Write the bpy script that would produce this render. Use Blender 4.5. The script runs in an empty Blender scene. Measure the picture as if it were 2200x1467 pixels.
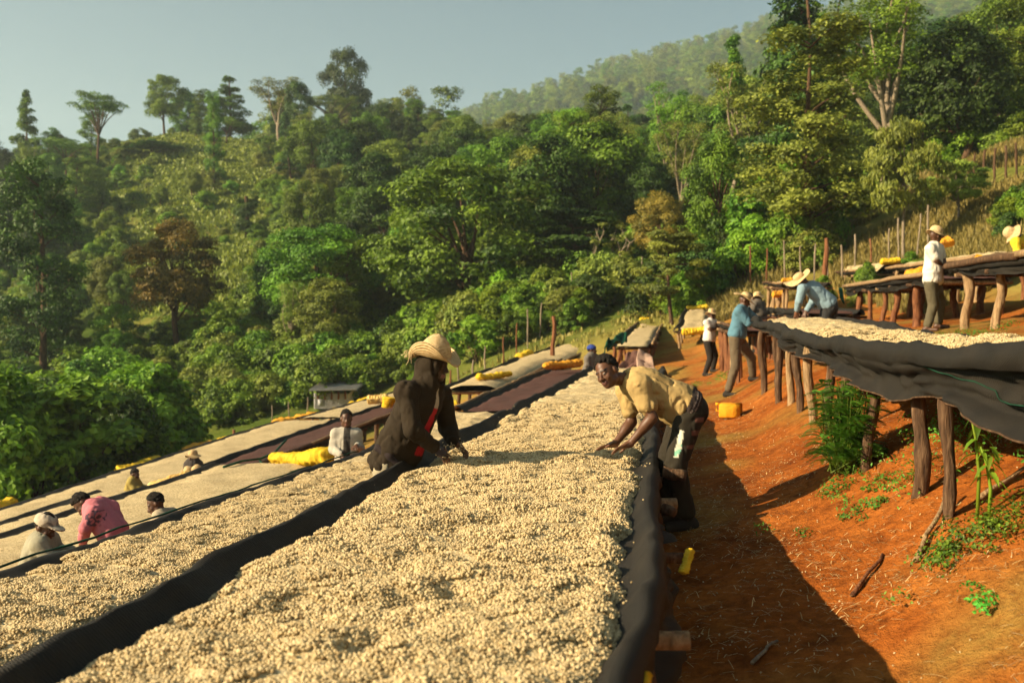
import bpy, math, random
import numpy as np
from mathutils import Vector, Matrix

SC = bpy.context.scene
COL = SC.collection
R = math.radians
random.seed(7)
RNG = np.random.default_rng(7)

# ------------------------------------------------------------------ camera, sky, sun, exposure
F = 35.0 / 36.0 * 2200.0
CAMZ = 2.0
PITCH = math.atan((733.5 - 690.0) / F)
cam_d = bpy.data.cameras.new('camera')
cam = bpy.data.objects.new('camera', cam_d); COL.objects.link(cam)
cam.location = (0, 0, CAMZ); cam.rotation_euler = (R(90) - PITCH, 0, 0)
cam_d.lens = 35; cam_d.sensor_width = 36; cam_d.sensor_fit = 'HORIZONTAL'
cam_d.clip_start = 0.1; cam_d.clip_end = 5000
cam_d.dof.use_dof = True; cam_d.dof.focus_distance = 7.5; cam_d.dof.aperture_fstop = 2.5
SC.camera = cam

SUN_EL, SUN_AZ = 27.0, 18.0          # azimuth: degrees by which shadows lean away from +X
TO_SUN = Vector((-math.cos(R(SUN_AZ)) * math.cos(R(SUN_EL)), -math.sin(R(SUN_AZ)) * math.cos(R(SUN_EL)), math.sin(R(SUN_EL))))
world = bpy.data.worlds.new('World'); SC.world = world; world.use_nodes = True
wn, wl = world.node_tree.nodes, world.node_tree.links
bg = wn['Background']
sky = wn.new('ShaderNodeTexSky'); sky.sky_type = 'NISHITA'; sky.sun_disc = False
sky.sun_elevation = R(SUN_EL); sky.sun_rotation = math.atan2(TO_SUN.x, TO_SUN.y) % (2 * math.pi)
sky.altitude = 1800; sky.air_density = 1.0; sky.dust_density = 4.0; sky.ozone_density = 1.0
tint = wn.new('ShaderNodeMix'); tint.data_type = 'RGBA'; tint.blend_type = 'MULTIPLY'; tint.inputs[0].default_value = 1.0
tint.inputs[7].default_value = (0.98, 1.17, 0.98, 1)
wl.new(sky.outputs[0], tint.inputs[6]); wl.new(tint.outputs[2], bg.inputs[0]); bg.inputs[1].default_value = 0.035
sun_d = bpy.data.lights.new('sun', 'SUN'); sun_d.energy = 5.0; sun_d.angle = R(0.5); sun_d.color = (1.0, 0.80, 0.52)
sun = bpy.data.objects.new('sun', sun_d); COL.objects.link(sun)
sun.rotation_euler = (-TO_SUN).to_track_quat('-Z', 'Y').to_euler(); sun.location = (-30, -10, 40)
SC.view_settings.view_transform = 'Standard'; SC.view_settings.look = 'None'
SC.view_settings.exposure = 1.46; SC.view_settings.gamma = 1.0
SC.view_settings.use_curve_mapping = False
cy = SC.cycles
try:
    cy.use_denoising = True; cy.denoiser = 'OPENIMAGEDENOISE'
except Exception:
    pass
cy.max_bounces = 6; cy.diffuse_bounces = 3; cy.glossy_bounces = 2; cy.transmission_bounces = 3
cy.transparent_max_bounces = 4; cy.volume_bounces = 1
cy.use_adaptive_sampling = True; cy.adaptive_threshold = 0.02
cy.caustics_reflective = False; cy.caustics_refractive = False

# ------------------------------------------------------------------ helpers
def P(px, py, d):
    """point of the place seen at photo pixel (px, py) when it stands d metres ahead"""
    r = (px - 1100.0) / F; u = -(py - 733.5) / F
    c, s = math.cos(PITCH), math.sin(PITCH)
    k = d / (c + u * s)
    return np.array([r * k, d, CAMZ + (-s + u * c) * k])

def tag(o, label=None, cat=None, group=None, kind=None):
    if label: o['label'] = label
    if cat: o['category'] = cat
    if group: o['group'] = group
    if kind: o['kind'] = kind
    return o

def empty(name, loc, label=None, cat=None, group=None):
    o = bpy.data.objects.new(name, None); COL.objects.link(o); o.location = loc
    o.empty_display_size = 0.2
    return tag(o, label, cat, group)

def mesh(name, v, faces, mat=None, smooth=True, attrs=None, cols=None, matidx=None, mats=None):
    v = np.asarray(v, dtype=np.float32)
    me = bpy.data.meshes.new(name)
    me.vertices.add(len(v)); me.vertices.foreach_set('co', v.ravel())
    if isinstance(faces, np.ndarray):
        groups = [faces]
    else:
        groups = [np.asarray(f) for f in faces if len(f)]
    nl = sum(g.size for g in groups); npoly = sum(len(g) for g in groups)
    me.loops.add(nl); me.polygons.add(npoly)
    me.loops.foreach_set('vertex_index', np.concatenate([g.ravel() for g in groups]).astype(np.int32))
    tot = np.concatenate([np.full(len(g), g.shape[1], np.int32) for g in groups])
    st = np.concatenate([[0], np.cumsum(tot)[:-1]]).astype(np.int32)
    me.polygons.foreach_set('loop_start', st); me.polygons.foreach_set('loop_total', tot)
    me.polygons.foreach_set('use_smooth', np.full(npoly, smooth, dtype=bool))
    if attrs:
        for k, a in attrs.items():
            at = me.attributes.new(k, 'FLOAT', 'POINT'); at.data.foreach_set('value', np.asarray(a, np.float32))
    if cols:
        for k, a in cols.items():
            a = np.asarray(a, np.float32)
            if a.shape[1] == 3: a = np.concatenate([a, np.ones((len(a), 1), np.float32)], 1)
            at = me.attributes.new(k, 'FLOAT_COLOR', 'POINT'); at.data.foreach_set('color', a.ravel())
    for m in (mats if mats else ([mat] if mat else [])): me.materials.append(m)
    if matidx is not None: me.polygons.foreach_set('material_index', np.asarray(matidx, np.int32))
    me.update(calc_edges=True)
    return me

def link(name, me, parent=None, loc=(0, 0, 0)):
    o = bpy.data.objects.new(name, me); COL.objects.link(o); o.location = loc
    if parent is not None: o.parent = parent
    return o

def part(root, name, v, faces, mat, **kw):
    """a part of the thing root, given in world coordinates"""
    v = np.asarray(v, dtype=np.float64) - np.array(root.matrix_basis.translation if root.parent is None else (Vector(root.parent.location) + Vector(root.location)))
    return link(name, mesh(name, v, faces, mat, **kw), root)

def copy_tree(o, parent=None):
    c = o.copy(); COL.objects.link(c)
    if parent is not None: c.parent = parent
    for ch in o.children: copy_tree(ch, c)
    return c

# ---- noise
def _h(i, j, k, seed):
    n = (i * 374761393 + j * 668265263 + k * 2147483647 + seed * 974634541) & 0xFFFFFFFF
    n = ((n ^ (n >> 13)) * 1274126177) & 0xFFFFFFFF
    n = (n ^ (n >> 16)) & 0xFFFFFFFF
    return n.astype(np.float64) / 4294967295.0

def vnoise(x, y, z=0.0, seed=0):
    x, y, z = np.broadcast_arrays(np.asarray(x, float), np.asarray(y, float), np.asarray(z, float))
    i, j, k = np.floor(x).astype(np.int64), np.floor(y).astype(np.int64), np.floor(z).astype(np.int64)
    u, v, w = x - i, y - j, z - k
    u, v, w = [t * t * (3 - 2 * t) for t in (u, v, w)]
    r = 0
    for a in (0, 1):
        for b in (0, 1):
            for c in (0, 1):
                r = r + _h(i + a, j + b, k + c, seed) * (u if a else 1 - u) * (v if b else 1 - v) * (w if c else 1 - w)
    return r * 2 - 1

def fbm(x, y, z=0.0, seed=0, oct=3):
    r = 0; a = 1.0; t = 0
    for o in range(oct):
        r = r + a * vnoise(np.asarray(x) * 2 ** o, np.asarray(y) * 2 ** o, np.asarray(z) * 2 ** o, seed + o * 17); t += a; a *= 0.5
    return r / t

def sstep(a, b, x):
    t = np.clip((np.asarray(x, float) - a) / (b - a), 0, 1); return t * t * (3 - 2 * t)

# ---- shapes
def tube(pts, rad, n=8, cap=True, rough=0.0, seed=0):
    pts = np.asarray(pts, float); m = len(pts); rad = np.broadcast_to(np.asarray(rad, float), (m,))
    tg = np.gradient(pts, axis=0); tg /= np.linalg.norm(tg, axis=1)[:, None] + 1e-9
    ref = np.array([0, 0, 1.0]) if abs(tg.mean(0)[2]) < 0.8 else np.array([1.0, 0, 0])
    a = np.cross(tg, ref); a /= np.linalg.norm(a, axis=1)[:, None] + 1e-9
    b = np.cross(a, tg)
    th = np.linspace(0, 2 * math.pi, n, endpoint=False)
    rr = rad[:, None] * np.ones(n)[None]
    if rough:
        rr = rr * (1 + rough * vnoise(np.cos(th)[None] * 1.7 + 0 * rr, np.sin(th)[None] * 1.7 + 0 * rr, np.linspace(0, m * 0.6, m)[:, None] + 0 * rr, seed))
    v = pts[:, None] + rr[..., None] * (np.cos(th)[None, :, None] * a[:, None] + np.sin(th)[None, :, None] * b[:, None])
    v = v.reshape(-1, 3)
    i = np.arange(m - 1)[:, None] * n + np.arange(n)[None]
    j = np.arange(m - 1)[:, None] * n + (np.arange(n)[None] + 1) % n
    q = np.stack([i, j, j + n, i + n], -1).reshape(-1, 4)
    if cap:
        v = np.vstack([v, pts[:1], pts[-1:]]); c0, c1 = m * n, m * n + 1
        k = np.arange(n); k2 = (k + 1) % n
        t = np.vstack([np.stack([k2, k, np.full(n, c0)], 1), np.stack([(m - 1) * n + k, (m - 1) * n + k2, np.full(n, c1)], 1)])
        return v, [q, t]
    return v, [q]

def merge(parts):
    vs, gs = [], {}
    off = 0
    for v, fs in parts:
        vs.append(np.asarray(v, float))
        for f in (fs if isinstance(fs, list) else [fs]):
            f = np.asarray(f)
            if len(f): gs.setdefault(f.shape[1], []).append(f + off)
        off += len(v)
    return np.vstack(vs), [np.vstack(g) for g in gs.values()]

def grid_faces(m, n):
    i = np.arange(m - 1)[:, None] * n + np.arange(n - 1)[None]
    return np.stack([i, i + 1, i + n + 1, i + n], -1).reshape(-1, 4)

def box(c, sx, sy, sz, rz=0.0):
    p = np.array([[x, y, z] for z in (-.5, .5) for y in (-.5, .5) for x in (-.5, .5)]) * (sx, sy, sz)
    c_, s_ = math.cos(rz), math.sin(rz)
    p = np.stack([p[:, 0] * c_ - p[:, 1] * s_, p[:, 0] * s_ + p[:, 1] * c_, p[:, 2]], 1) + np.asarray(c)
    f = np.array([[0, 2, 3, 1], [4, 5, 7, 6], [0, 1, 5, 4], [2, 6, 7, 3], [0, 4, 6, 2], [1, 3, 7, 5]])
    return p, [f]

# ---- materials
class NT:
    def __init__(s, name):
        s.m = bpy.data.materials.new(name); s.m.use_nodes = True
        s.n, s.l = s.m.node_tree.nodes, s.m.node_tree.links
        s.b = s.n['Principled BSDF']; s.out = s.n['Material Output']
        s.b.inputs['Specular IOR Level'].default_value = 0.25
        s.b.inputs['Roughness'].default_value = 0.85
    def node(s, t, **kw):
        x = s.n.new(t)
        for k, v in kw.items():
            if k in ('operation', 'blend_type', 'data_type', 'wave_type', 'bands_direction', 'feature', 'attribute_name', 'rings_direction', 'noise_dimensions'): setattr(x, k, v)
            else: x.inputs[k].default_value = v
        return x
    def coord(s, kind='Object', scale=None):
        t = s.n.new('ShaderNodeTexCoord'); o = t.outputs[kind]
        if scale is not None:
            mp = s.n.new('ShaderNodeMapping'); mp.inputs['Scale'].default_value = scale if hasattr(scale, '__len__') else (scale,) * 3
            s.l.new(o, mp.inputs[0]); o = mp.outputs[0]
        return o
    def noise(s, scale, detail=3, rough=0.55, vec=None):
        x = s.n.new('ShaderNodeTexNoise'); x.inputs['Scale'].default_value = scale; x.inputs['Detail'].default_value = detail; x.inputs['Roughness'].default_value = rough
        if vec is not None: s.l.new(vec, x.inputs['Vector'])
        return x.outputs['Fac']
    def ramp(s, fac, stops):
        x = s.n.new('ShaderNodeValToRGB'); e = x.color_ramp.elements
        while len(e) < len(stops): e.new(0.5)
        for el, (p, c) in zip(e, stops): el.position = p; el.color = (*c, 1) if len(c) == 3 else c
        s.l.new(fac, x.inputs[0]); return x.outputs[0]
    def mix(s, fac, a, b, mode='MIX'):
        x = s.n.new('ShaderNodeMix'); x.data_type = 'RGBA'; x.blend_type = mode
        for sock, val in ((x.inputs[0], fac), (x.inputs[6], a), (x.inputs[7], b)):
            if isinstance(val, (int, float)): sock.default_value = val
            elif isinstance(val, tuple): sock.default_value = (*val, 1) if len(val) == 3 else val
            else: s.l.new(val, sock)
        return x.outputs[2]
    def math(s, op, a, b=0.0):
        x = s.n.new('ShaderNodeMath'); x.operation = op
        for sock, val in ((x.inputs[0], a), (x.inputs[1], b)):
            if isinstance(val, (int, float)): sock.default_value = val
            else: s.l.new(val, sock)
        return x.outputs[0]
    def attr(s, name, out='Fac'):
        x = s.n.new('ShaderNodeAttribute'); x.attribute_name = name; return x.outputs[out]
    def bump(s, h, strength=0.5, dist=0.02):
        x = s.n.new('ShaderNodeBump'); x.inputs['Strength'].default_value = strength; x.inputs['Distance'].default_value = dist
        s.l.new(h, x.inputs['Height']); s.l.new(x.outputs[0], s.b.inputs['Normal'])
    def color(s, c):
        if isinstance(c, tuple): s.b.inputs['Base Color'].default_value = (*c, 1)
        else: s.l.new(c, s.b.inputs['Base Color'])
    def translucent(s, c, amt):
        t = s.n.new('ShaderNodeBsdfTranslucent'); mx = s.n.new('ShaderNodeMixShader'); mx.inputs[0].default_value = amt
        if isinstance(c, tuple): t.inputs[0].default_value = (*c, 1)
        else: s.l.new(c, t.inputs[0])
        s.l.new(s.b.outputs[0], mx.inputs[1]); s.l.new(t.outputs[0], mx.inputs[2]); s.l.new(mx.outputs[0], s.out.inputs['Surface'])

M = {}
def mk_leaf(name, dark, lite, trans=0.3, hue=0.045):
    t = NT(name)
    c = t.ramp(t.attr('tint'), [(0.0, dark), (1.0, lite)])
    oi = t.n.new('ShaderNodeObjectInfo')
    hs = t.n.new('ShaderNodeHueSaturation')
    mm = t.n.new('ShaderNodeMath'); mm.operation = 'MULTIPLY_ADD'; t.l.new(oi.outputs['Random'], mm.inputs[0]); mm.inputs[1].default_value = hue; mm.inputs[2].default_value = .5 - hue / 2
    t.l.new(mm.outputs[0], hs.inputs['Hue'])
    m2 = t.n.new('ShaderNodeMath'); m2.operation = 'MULTIPLY_ADD'; t.l.new(oi.outputs['Random'], m2.inputs[0]); m2.inputs[1].default_value = 0.6; m2.inputs[2].default_value = 0.7
    t.l.new(m2.outputs[0], hs.inputs['Value']); t.l.new(c, hs.inputs['Color'])
    t.color(hs.outputs[0]); t.b.inputs['Roughness'].default_value = 0.55; t.b.inputs['Specular IOR Level'].default_value = 0.3
    t.translucent(hs.outputs[0], trans)
    M[name] = t.m
mk_leaf('leaf_green', (0.032, 0.080, 0.008), (0.185, 0.305, 0.022))
mk_leaf('leaf_bright', (0.055, 0.135, 0.010), (0.25, 0.39, 0.028), 0.38)
mk_leaf('leaf_olive', (0.075, 0.115, 0.018), (0.30, 0.36, 0.05))
mk_leaf('leaf_dark', (0.013, 0.034, 0.006), (0.075, 0.14, 0.014), 0.25)
mk_leaf('leaf_orange', (0.065, 0.08, 0.014), (0.38, 0.28, 0.04), 0.3, .03)
mk_leaf('leaf_fern', (0.06, 0.20, 0.02), (0.15, 0.44, 0.05), 0.4)
mk_leaf('grass_dry', (0.13, 0.12, 0.025), (0.38, 0.31, 0.085), 0.3)

def mk_wood(name, a, b, c):
    t = NT(name); v = t.coord('Object', (9, 9, 1.6))
    n1 = t.noise(3.0, 5, 0.65, v)
    t.color(t.ramp(n1, [(0.3, a), (0.52, b), (0.75, c)])); t.bump(n1, 0.9, 0.03); M[name] = t.m
mk_wood('bark', (0.022, 0.012, 0.006), (0.085, 0.045, 0.022), (0.20, 0.125, 0.07))
mk_wood('bark_pale', (0.10, 0.075, 0.05), (0.24, 0.19, 0.13), (0.38, 0.31, 0.22))
mk_wood('wood_red', (0.06, 0.022, 0.009), (0.17, 0.065, 0.026), (0.30, 0.14, 0.06))
mk_wood('wood_pale', (0.11, 0.065, 0.03), (0.28, 0.18, 0.09), (0.44, 0.31, 0.17))

t = NT('net'); vec = t.coord('Object')
wv = t.node('ShaderNodeTexWave', wave_type='BANDS', bands_direction='DIAGONAL', Scale=34.0, Distortion=3.0, Detail=2.0); t.l.new(vec, wv.inputs['Vector'])
nz = t.noise(2.5, 4, 0.6, vec)
c = t.ramp(wv.outputs['Fac'], [(0.2, (0.004, 0.0034, 0.0025)), (0.9, (0.018, 0.0145, 0.010))])
t.color(t.mix(t.ramp(nz, [(0.42, (0, 0, 0)), (0.75, (0.5, 0.5, 0.5))]), c, (0.030, 0.023, 0.015)))
t.bump(wv.outputs['Fac'], 0.5, 0.006); t.b.inputs['Roughness'].default_value = 0.7; M['net'] = t.m

def mk_bean(name, lo, mid, hi, tint=True):
    t = NT(name)
    if tint: t.color(t.ramp(t.attr('tint'), [(0.0, lo), (0.35, mid), (1.0, hi)]))
    else:
        v = t.coord('Object'); vo = t.node('ShaderNodeTexVoronoi', Scale=85.0); t.l.new(v, vo.inputs['Vector'])
        n1 = t.noise(2.2, 4, 0.6, v)
        sep = t.n.new('ShaderNodeSeparateColor'); t.l.new(vo.outputs['Color'], sep.inputs[0])
        cc = t.ramp(sep.outputs[0], [(0.0, lo), (0.4, mid), (1.0, hi)])
        t.color(t.mix(t.ramp(n1, [(0.35, (0.75, 0.75, 0.75)), (0.65, (1, 1, 1))]), (0, 0, 0), cc, 'MIX') if False else t.mix(1.0, cc, t.ramp(n1, [(0.3, (0.72, 0.70, 0.66)), (0.6, (1, 1, 1))]), 'MULTIPLY'))
        h = t.mix(0.5, t.noise(30, 4, 0.7, v), vo.outputs['Distance']); t.bump(h, 0.45, 0.02)
    t.b.inputs['Roughness'].default_value = 0.6; t.b.inputs['Specular IOR Level'].default_value = 0.3
    M[name] = t.m
mk_bean('bean', (0.14, 0.086, 0.033), (0.39, 0.285, 0.135), (0.62, 0.50, 0.29))
mk_bean('bean_bed', (0.26, 0.185, 0.085), (0.52, 0.40, 0.21), (0.70, 0.565, 0.33), False)
mk_bean('cherry_bed', (0.035, 0.012, 0.008), (0.085, 0.032, 0.020), (0.13, 0.055, 0.035), False)

def mk_tarp(name, a, b):
    t = NT(name); v = t.coord('Object'); n = t.noise(6, 4, 0.6, v)
    c = t.ramp(n, [(0.3, a), (0.7, b)]); t.color(c); t.bump(n, 0.8, 0.05); t.b.inputs['Roughness'].default_value = 0.75
    t.translucent(c, 0.2); M[name] = t.m
mk_tarp('tarp_yellow', (0.58, 0.36, 0.012), (0.80, 0.56, 0.03))
mk_tarp('tarp_orange', (0.60, 0.25, 0.012), (0.80, 0.42, 0.04))
mk_tarp('tarp_pale', (0.70, 0.42, 0.10), (0.86, 0.66, 0.28))
mk_tarp('tarp_mauve', (0.10, 0.045, 0.035), (0.20, 0.10, 0.075))
mk_tarp('cloth_pink', (0.38, 0.24, 0.18), (0.55, 0.38, 0.28))
mk_tarp('net_green', (0.004, 0.035, 0.018), (0.010, 0.09, 0.05))
mk_tarp('plastic_orange', (0.75, 0.30, 0.01), (0.85, 0.42, 0.02))

t = NT('straw'); rg = t.attr('ring'); nz = t.noise(40, 3, 0.6, t.coord('Object'))
sn = t.math('SINE', t.math('MULTIPLY', rg, 6.28318)); 
c = t.ramp(t.math('MULTIPLY_ADD', sn, 0.25), [(0.0, (0.40, 0.25, 0.10)), (0.5, (0.66, 0.48, 0.24)), (1.0, (0.78, 0.60, 0.33))])
mm = t.n.new('ShaderNodeMath'); mm.operation = 'MULTIPLY_ADD'; t.l.new(sn, mm.inputs[0]); mm.inputs[1].default_value = .3; t.l.new(nz, mm.inputs[2])
c = t.ramp(mm.outputs[0], [(0.15, (0.36, 0.20, 0.08)), (0.45, (0.62, 0.45, 0.22)), (0.85, (0.80, 0.63, 0.36))])
t.color(c); t.bump(mm.outputs[0], 0.8, 0.006); t.translucent(c, 0.12); M['straw'] = t.m

t = NT('sheet_iron'); v = t.coord('Object'); n = t.noise(2.5, 4, 0.6, v)
t.color(t.ramp(n, [(0.3, (0.26, 0.25, 0.24)), (0.7, (0.46, 0.45, 0.44))])); t.b.inputs['Metallic'].default_value = 0.0; t.b.inputs['Roughness'].default_value = 0.6; M['sheet_iron'] = t.m

t = NT('skin'); c = t.attr('col', 'Color'); n = t.noise(35, 3, 0.6, t.coord('Object'))
t.color(t.mix(1.0, c, t.ramp(n, [(0.3, (0.82, 0.82, 0.82)), (0.7, (1, 1, 1))]), 'MULTIPLY')); t.b.inputs['Roughness'].default_value = 0.5; t.b.inputs['Specular IOR Level'].default_value = 0.4; M['skin'] = t.m
t = NT('cloth'); c = t.attr('col', 'Color'); n = t.noise(9, 5, 0.65, t.coord('Object'))
t.color(t.mix(1.0, c, t.ramp(n, [(0.3, (0.75, 0.75, 0.75)), (0.7, (1, 1, 1))]), 'MULTIPLY')); t.bump(n, 0.4, 0.02); t.b.inputs['Roughness'].default_value = 0.9; M['cloth'] = t.m
t = NT('hair'); n = t.noise(120, 3, 0.7, t.coord('Object')); t.color(t.ramp(n, [(0.3, (0.006, 0.005, 0.004)), (0.8, (0.025, 0.018, 0.013))])); t.bump(n, 1.0, 0.02); M['hair'] = t.m
t = NT('litter'); t.color(t.attr('col', 'Color')); M['litter'] = t.m
# ------------------------------------------------------------------ the ground
_fs = np.array([(-60, -9), (-40, -8), (-25, -5.4), (-16, -3.25), (-12, -2.55), (-9.3, -1.95), (-6.4, -1.3), (-4.8, -1.0), (-3.3, -.35), (-2.4, .05), (-2, .12), (-1, .28), (-.2, .4), (.1, .46), (1.1, .64), (1.7, 1.05), (2.5, 1.36), (4.0, 1.8), (5.8, 2.05), (7.5, 2.6), (10.9, 4.4), (16, 7.0), (25, 10), (40, 13), (80, 16)])
_sx = np.linspace(-60, 80, 2801); _sy = np.interp(_sx, _fs[:, 0], _fs[:, 1])
_k = np.exp(-0.5 * (np.arange(-12, 13) / 4.0) ** 2); _k /= _k.sum()
_sy = np.convolve(np.pad(_sy, 12, mode='edge'), _k, 'valid')
_tx = np.array([-700, 0, 400, 800, 1100, 1436, 1700, 2000, 2200, 2900.])
_td = np.array([30, 48, 75, 110, 180, 280, 450, 900, 1800.])
_tz = np.array([
    [-5.0, -4.6, -3.8, -2.6, -.6, .9, 2.2, 4.4, 5.6, 8],
    [-6.0, -6.0, -4.8, -3.0, .8, 2.6, 5.8, 8.9, 10.6, 13],
    [-5.0, -3.0, 1.5, 3.0, 6.0, 8.0, 10.5, 13.0, 15.0, 18],
    [2, 7, 11, 13, 15, 16, 19, 23, 26, 30],
    [22, 29, 35.5, 33, 30, 28, 32, 41, 46, 55],
    [20, 22, 24, 22, 16, 16, 30, 55, 70, 85],
    [10, 20, 26, 40, 50, 60, 75, 97, 112, 132],
    [0, 20, 40, 120, 190, 229, 258, 284, 300, 318],
    [0, 10, 30, 110, 180, 225, 255, 280, 290, 300]])
def _interp2(x, ld):
    lx = np.log(_td)
    i = np.clip(np.searchsorted(lx, ld) - 1, 0, len(lx) - 2); j = np.clip(np.searchsorted(_tx, x) - 1, 0, len(_tx) - 2)
    a = np.clip((ld - lx[i]) / (lx[i + 1] - lx[i]), 0, 1); b = np.clip((x - _tx[j]) / (_tx[j + 1] - _tx[j]), 0, 1)
    b = b * b * (3 - 2 * b) * 0.5 + b * 0.5
    return (_tz[i, j] * (1 - b) + _tz[i, j + 1] * b) * (1 - a) + (_tz[i + 1, j] * (1 - b) + _tz[i + 1, j + 1] * b) * a
def zt(X, Y):
    X = np.asarray(X, float); Y = np.asarray(Y, float)
    s = X - .157 * Y; d = np.maximum(Y, 0.5)
    g = np.where(d < 8, -.085 * (8 - d), 0) + np.where(d > 25, .05 * np.maximum(d - 25, 1e-6) ** 1.15, 0)
    near = np.interp(s, _sx, _sy) + np.where(g > 0, np.minimum(g, 3) * sstep(-11, -5, s), g)
    px = np.clip(1100 + F * X / d, -700, 2900)
    far = _interp2(px, np.log(np.maximum(d, 30)))
    w = sstep(33, 50, d)
    return near * (1 - w) + far * w
def zr(X, Y):
    """ground height with its small relief"""
    d = np.hypot(X, Y)
    n = .035 * fbm(np.asarray(X) * 1.1, np.asarray(Y) * 1.1, 0, 3, 3) + .020 * fbm(np.asarray(X) * 5, np.asarray(Y) * 5, 0, 9, 3)
    n2 = fbm(np.asarray(X) * .05, np.asarray(Y) * .05, 0, 5, 3) * np.clip((d - 50) / 60, 0, 1) * 1.6
    return zt(X, Y) + n * np.clip(1.4 - d / 60, 0.2, 1) + n2

angs = np.concatenate([np.arange(-180, -44, 6.0), np.arange(-44, 44.01, 0.36), np.arange(48, 180, 6.0)])
rads = np.concatenate([[0.01, .5], np.geomspace(1.0, 1700, 520)])
A_, R_ = np.meshgrid(np.radians(angs), rads)
gx, gy = np.sin(A_) * R_, np.cos(A_) * R_
gz = zr(gx, gy)
na = len(angs)
gv = np.stack([gx, gy, gz], -1).reshape(-1, 3)
i = np.arange(len(rads) - 1)[:, None] * na + np.arange(na)[None]; j = np.arange(len(rads) - 1)[:, None] * na + (np.arange(na)[None] + 1) % na
gf = np.stack([i, j, j + na, i + na], -1).reshape(-1, 4)
X, Y = gv[:, 0], gv[:, 1]; S = X - .157 * Y
nzv = fbm(X * .12, Y * .12, 0, 21, 3); nzs = fbm(X * .9, Y * .9, 0, 31, 3)
plot = sstep(-19, -15.5, S + nzv * 1.5) * (1 - sstep(5.5, 8.5, S + nzv * 1.5)) * (1 - sstep(36, 46, Y + nzv * 6)) 
dry_r = sstep(6, 9, S + nzv) * (1 - sstep(44, 54, Y)) * sstep(2, 6, X)
farw = sstep(36, 48, Y)
green = np.clip(np.maximum(farw * (0.75 + nzv * .5), (1 - sstep(-19, -15, S)) * .9), 0, 1)
px_ = 1100 + F * X / np.maximum(Y, .5)
open_l = sstep(215, 290, px_) * (1 - sstep(560, 640, px_)) * sstep(60, 80, Y) * (1 - sstep(175, 190, Y))
green = np.clip(green - open_l * (.12 + .8 * nzs + .5 * nzv), 0, 1)
green = np.maximum(green, np.clip(nzs * 1.6 - .75, 0, .55) * sstep(1.4, 2.4, S) * (1 - plot * .4))
green = np.where(dry_r > .3, green * (1 - dry_r) + dry_r * np.clip(.15 + nzs * .6 + nzv * .5, 0, .65), green)
dry = np.clip(farw * .9 + dry_r * 1.0 + open_l * .8 + plot * np.clip(nzs * .9 + .05, 0, .5) + sstep(25, 40, Y) * .5 * (1 - farw), 0, 1) + farw * 1.0 + dry_r * .5
cover = np.stack([green, dry, plot], 1)
t = NT('earth'); v = t.coord('Object')
n1 = t.noise(0.9, 6, 0.65, v); n2 = t.noise(14, 6, 0.7, v); n3 = t.noise(0.22, 5, 0.6, v); n4 = t.noise(60, 4, 0.7, v); n5 = t.noise(3.2, 6, 0.75, v)
soil = t.mix(t.ramp(n1, [(0.35, (0, 0, 0)), (0.68, (1, 1, 1))]), (0.25, 0.062, 0.007), (0.48, 0.150, 0.024))
soil = t.mix(1.0, soil, t.ramp(n5, [(0.36, (0.62, 0.58, 0.55)), (0.5, (1, 1, 1)), (0.72, (1.25, 1.3, 1.35))]), 'MULTIPLY')
soil = t.mix(1.0, soil, t.ramp(n2, [(0.28, (0.52, 0.50, 0.48)), (0.6, (1, 1, 1))]), 'MULTIPLY')
sp = t.n.new('ShaderNodeSeparateColor'); t.l.new(t.attr('cover', 'Color'), sp.inputs[0])
dryc = t.mix(n2, (0.17, 0.14, 0.03), (0.38, 0.30, 0.075))
grc = t.mix(t.ramp(n3, [(0.3, (0, 0, 0)), (0.7, (1, 1, 1))]), (0.04, 0.075, 0.008), (0.13, 0.17, 0.025))
grc = t.mix(1.0, grc, t.ramp(n2, [(0.25, (0.45, 0.45, 0.45)), (0.7, (1.1, 1.1, 1.1))]), 'MULTIPLY')
dm = t.math('MULTIPLY', sp.outputs[1], t.ramp(n2, [(0.3, (0.5, 0.5, 0.5)), (0.55, (1.2, 1.2, 1.2))]))
c = t.mix(dm, soil, dryc); gm = t.math('MULTIPLY', sp.outputs[0], t.ramp(n1, [(0.25, (0.7, 0.7, 0.7)), (0.5, (1.2, 1.2, 1.2))]))
c = t.mix(gm, c, grc)
t.color(c); hb = t.math('ADD', t.math('ADD', n2, t.math('MULTIPLY', n5, 1.2)), t.math('MULTIPLY', n4, 0.4)); t.bump(hb, 0.9, 0.045); t.b.inputs['Roughness'].default_value = 0.95; t.b.inputs['Specular IOR Level'].default_value = 0.1
M['earth'] = t.m
tag(link('ground', mesh('ground', gv, gf, M['earth'], cols={'cover': cover})), 'red earth hillside with dry grass and green far slopes', 'ground', kind='structure')

def onx(px, d):
    """ground point at photo column px, d metres ahead"""
    X = (px - 1100) / F * d; return np.array([X, d, float(zr(X, d))])
def sx(s, d): return s + .157 * d

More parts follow.
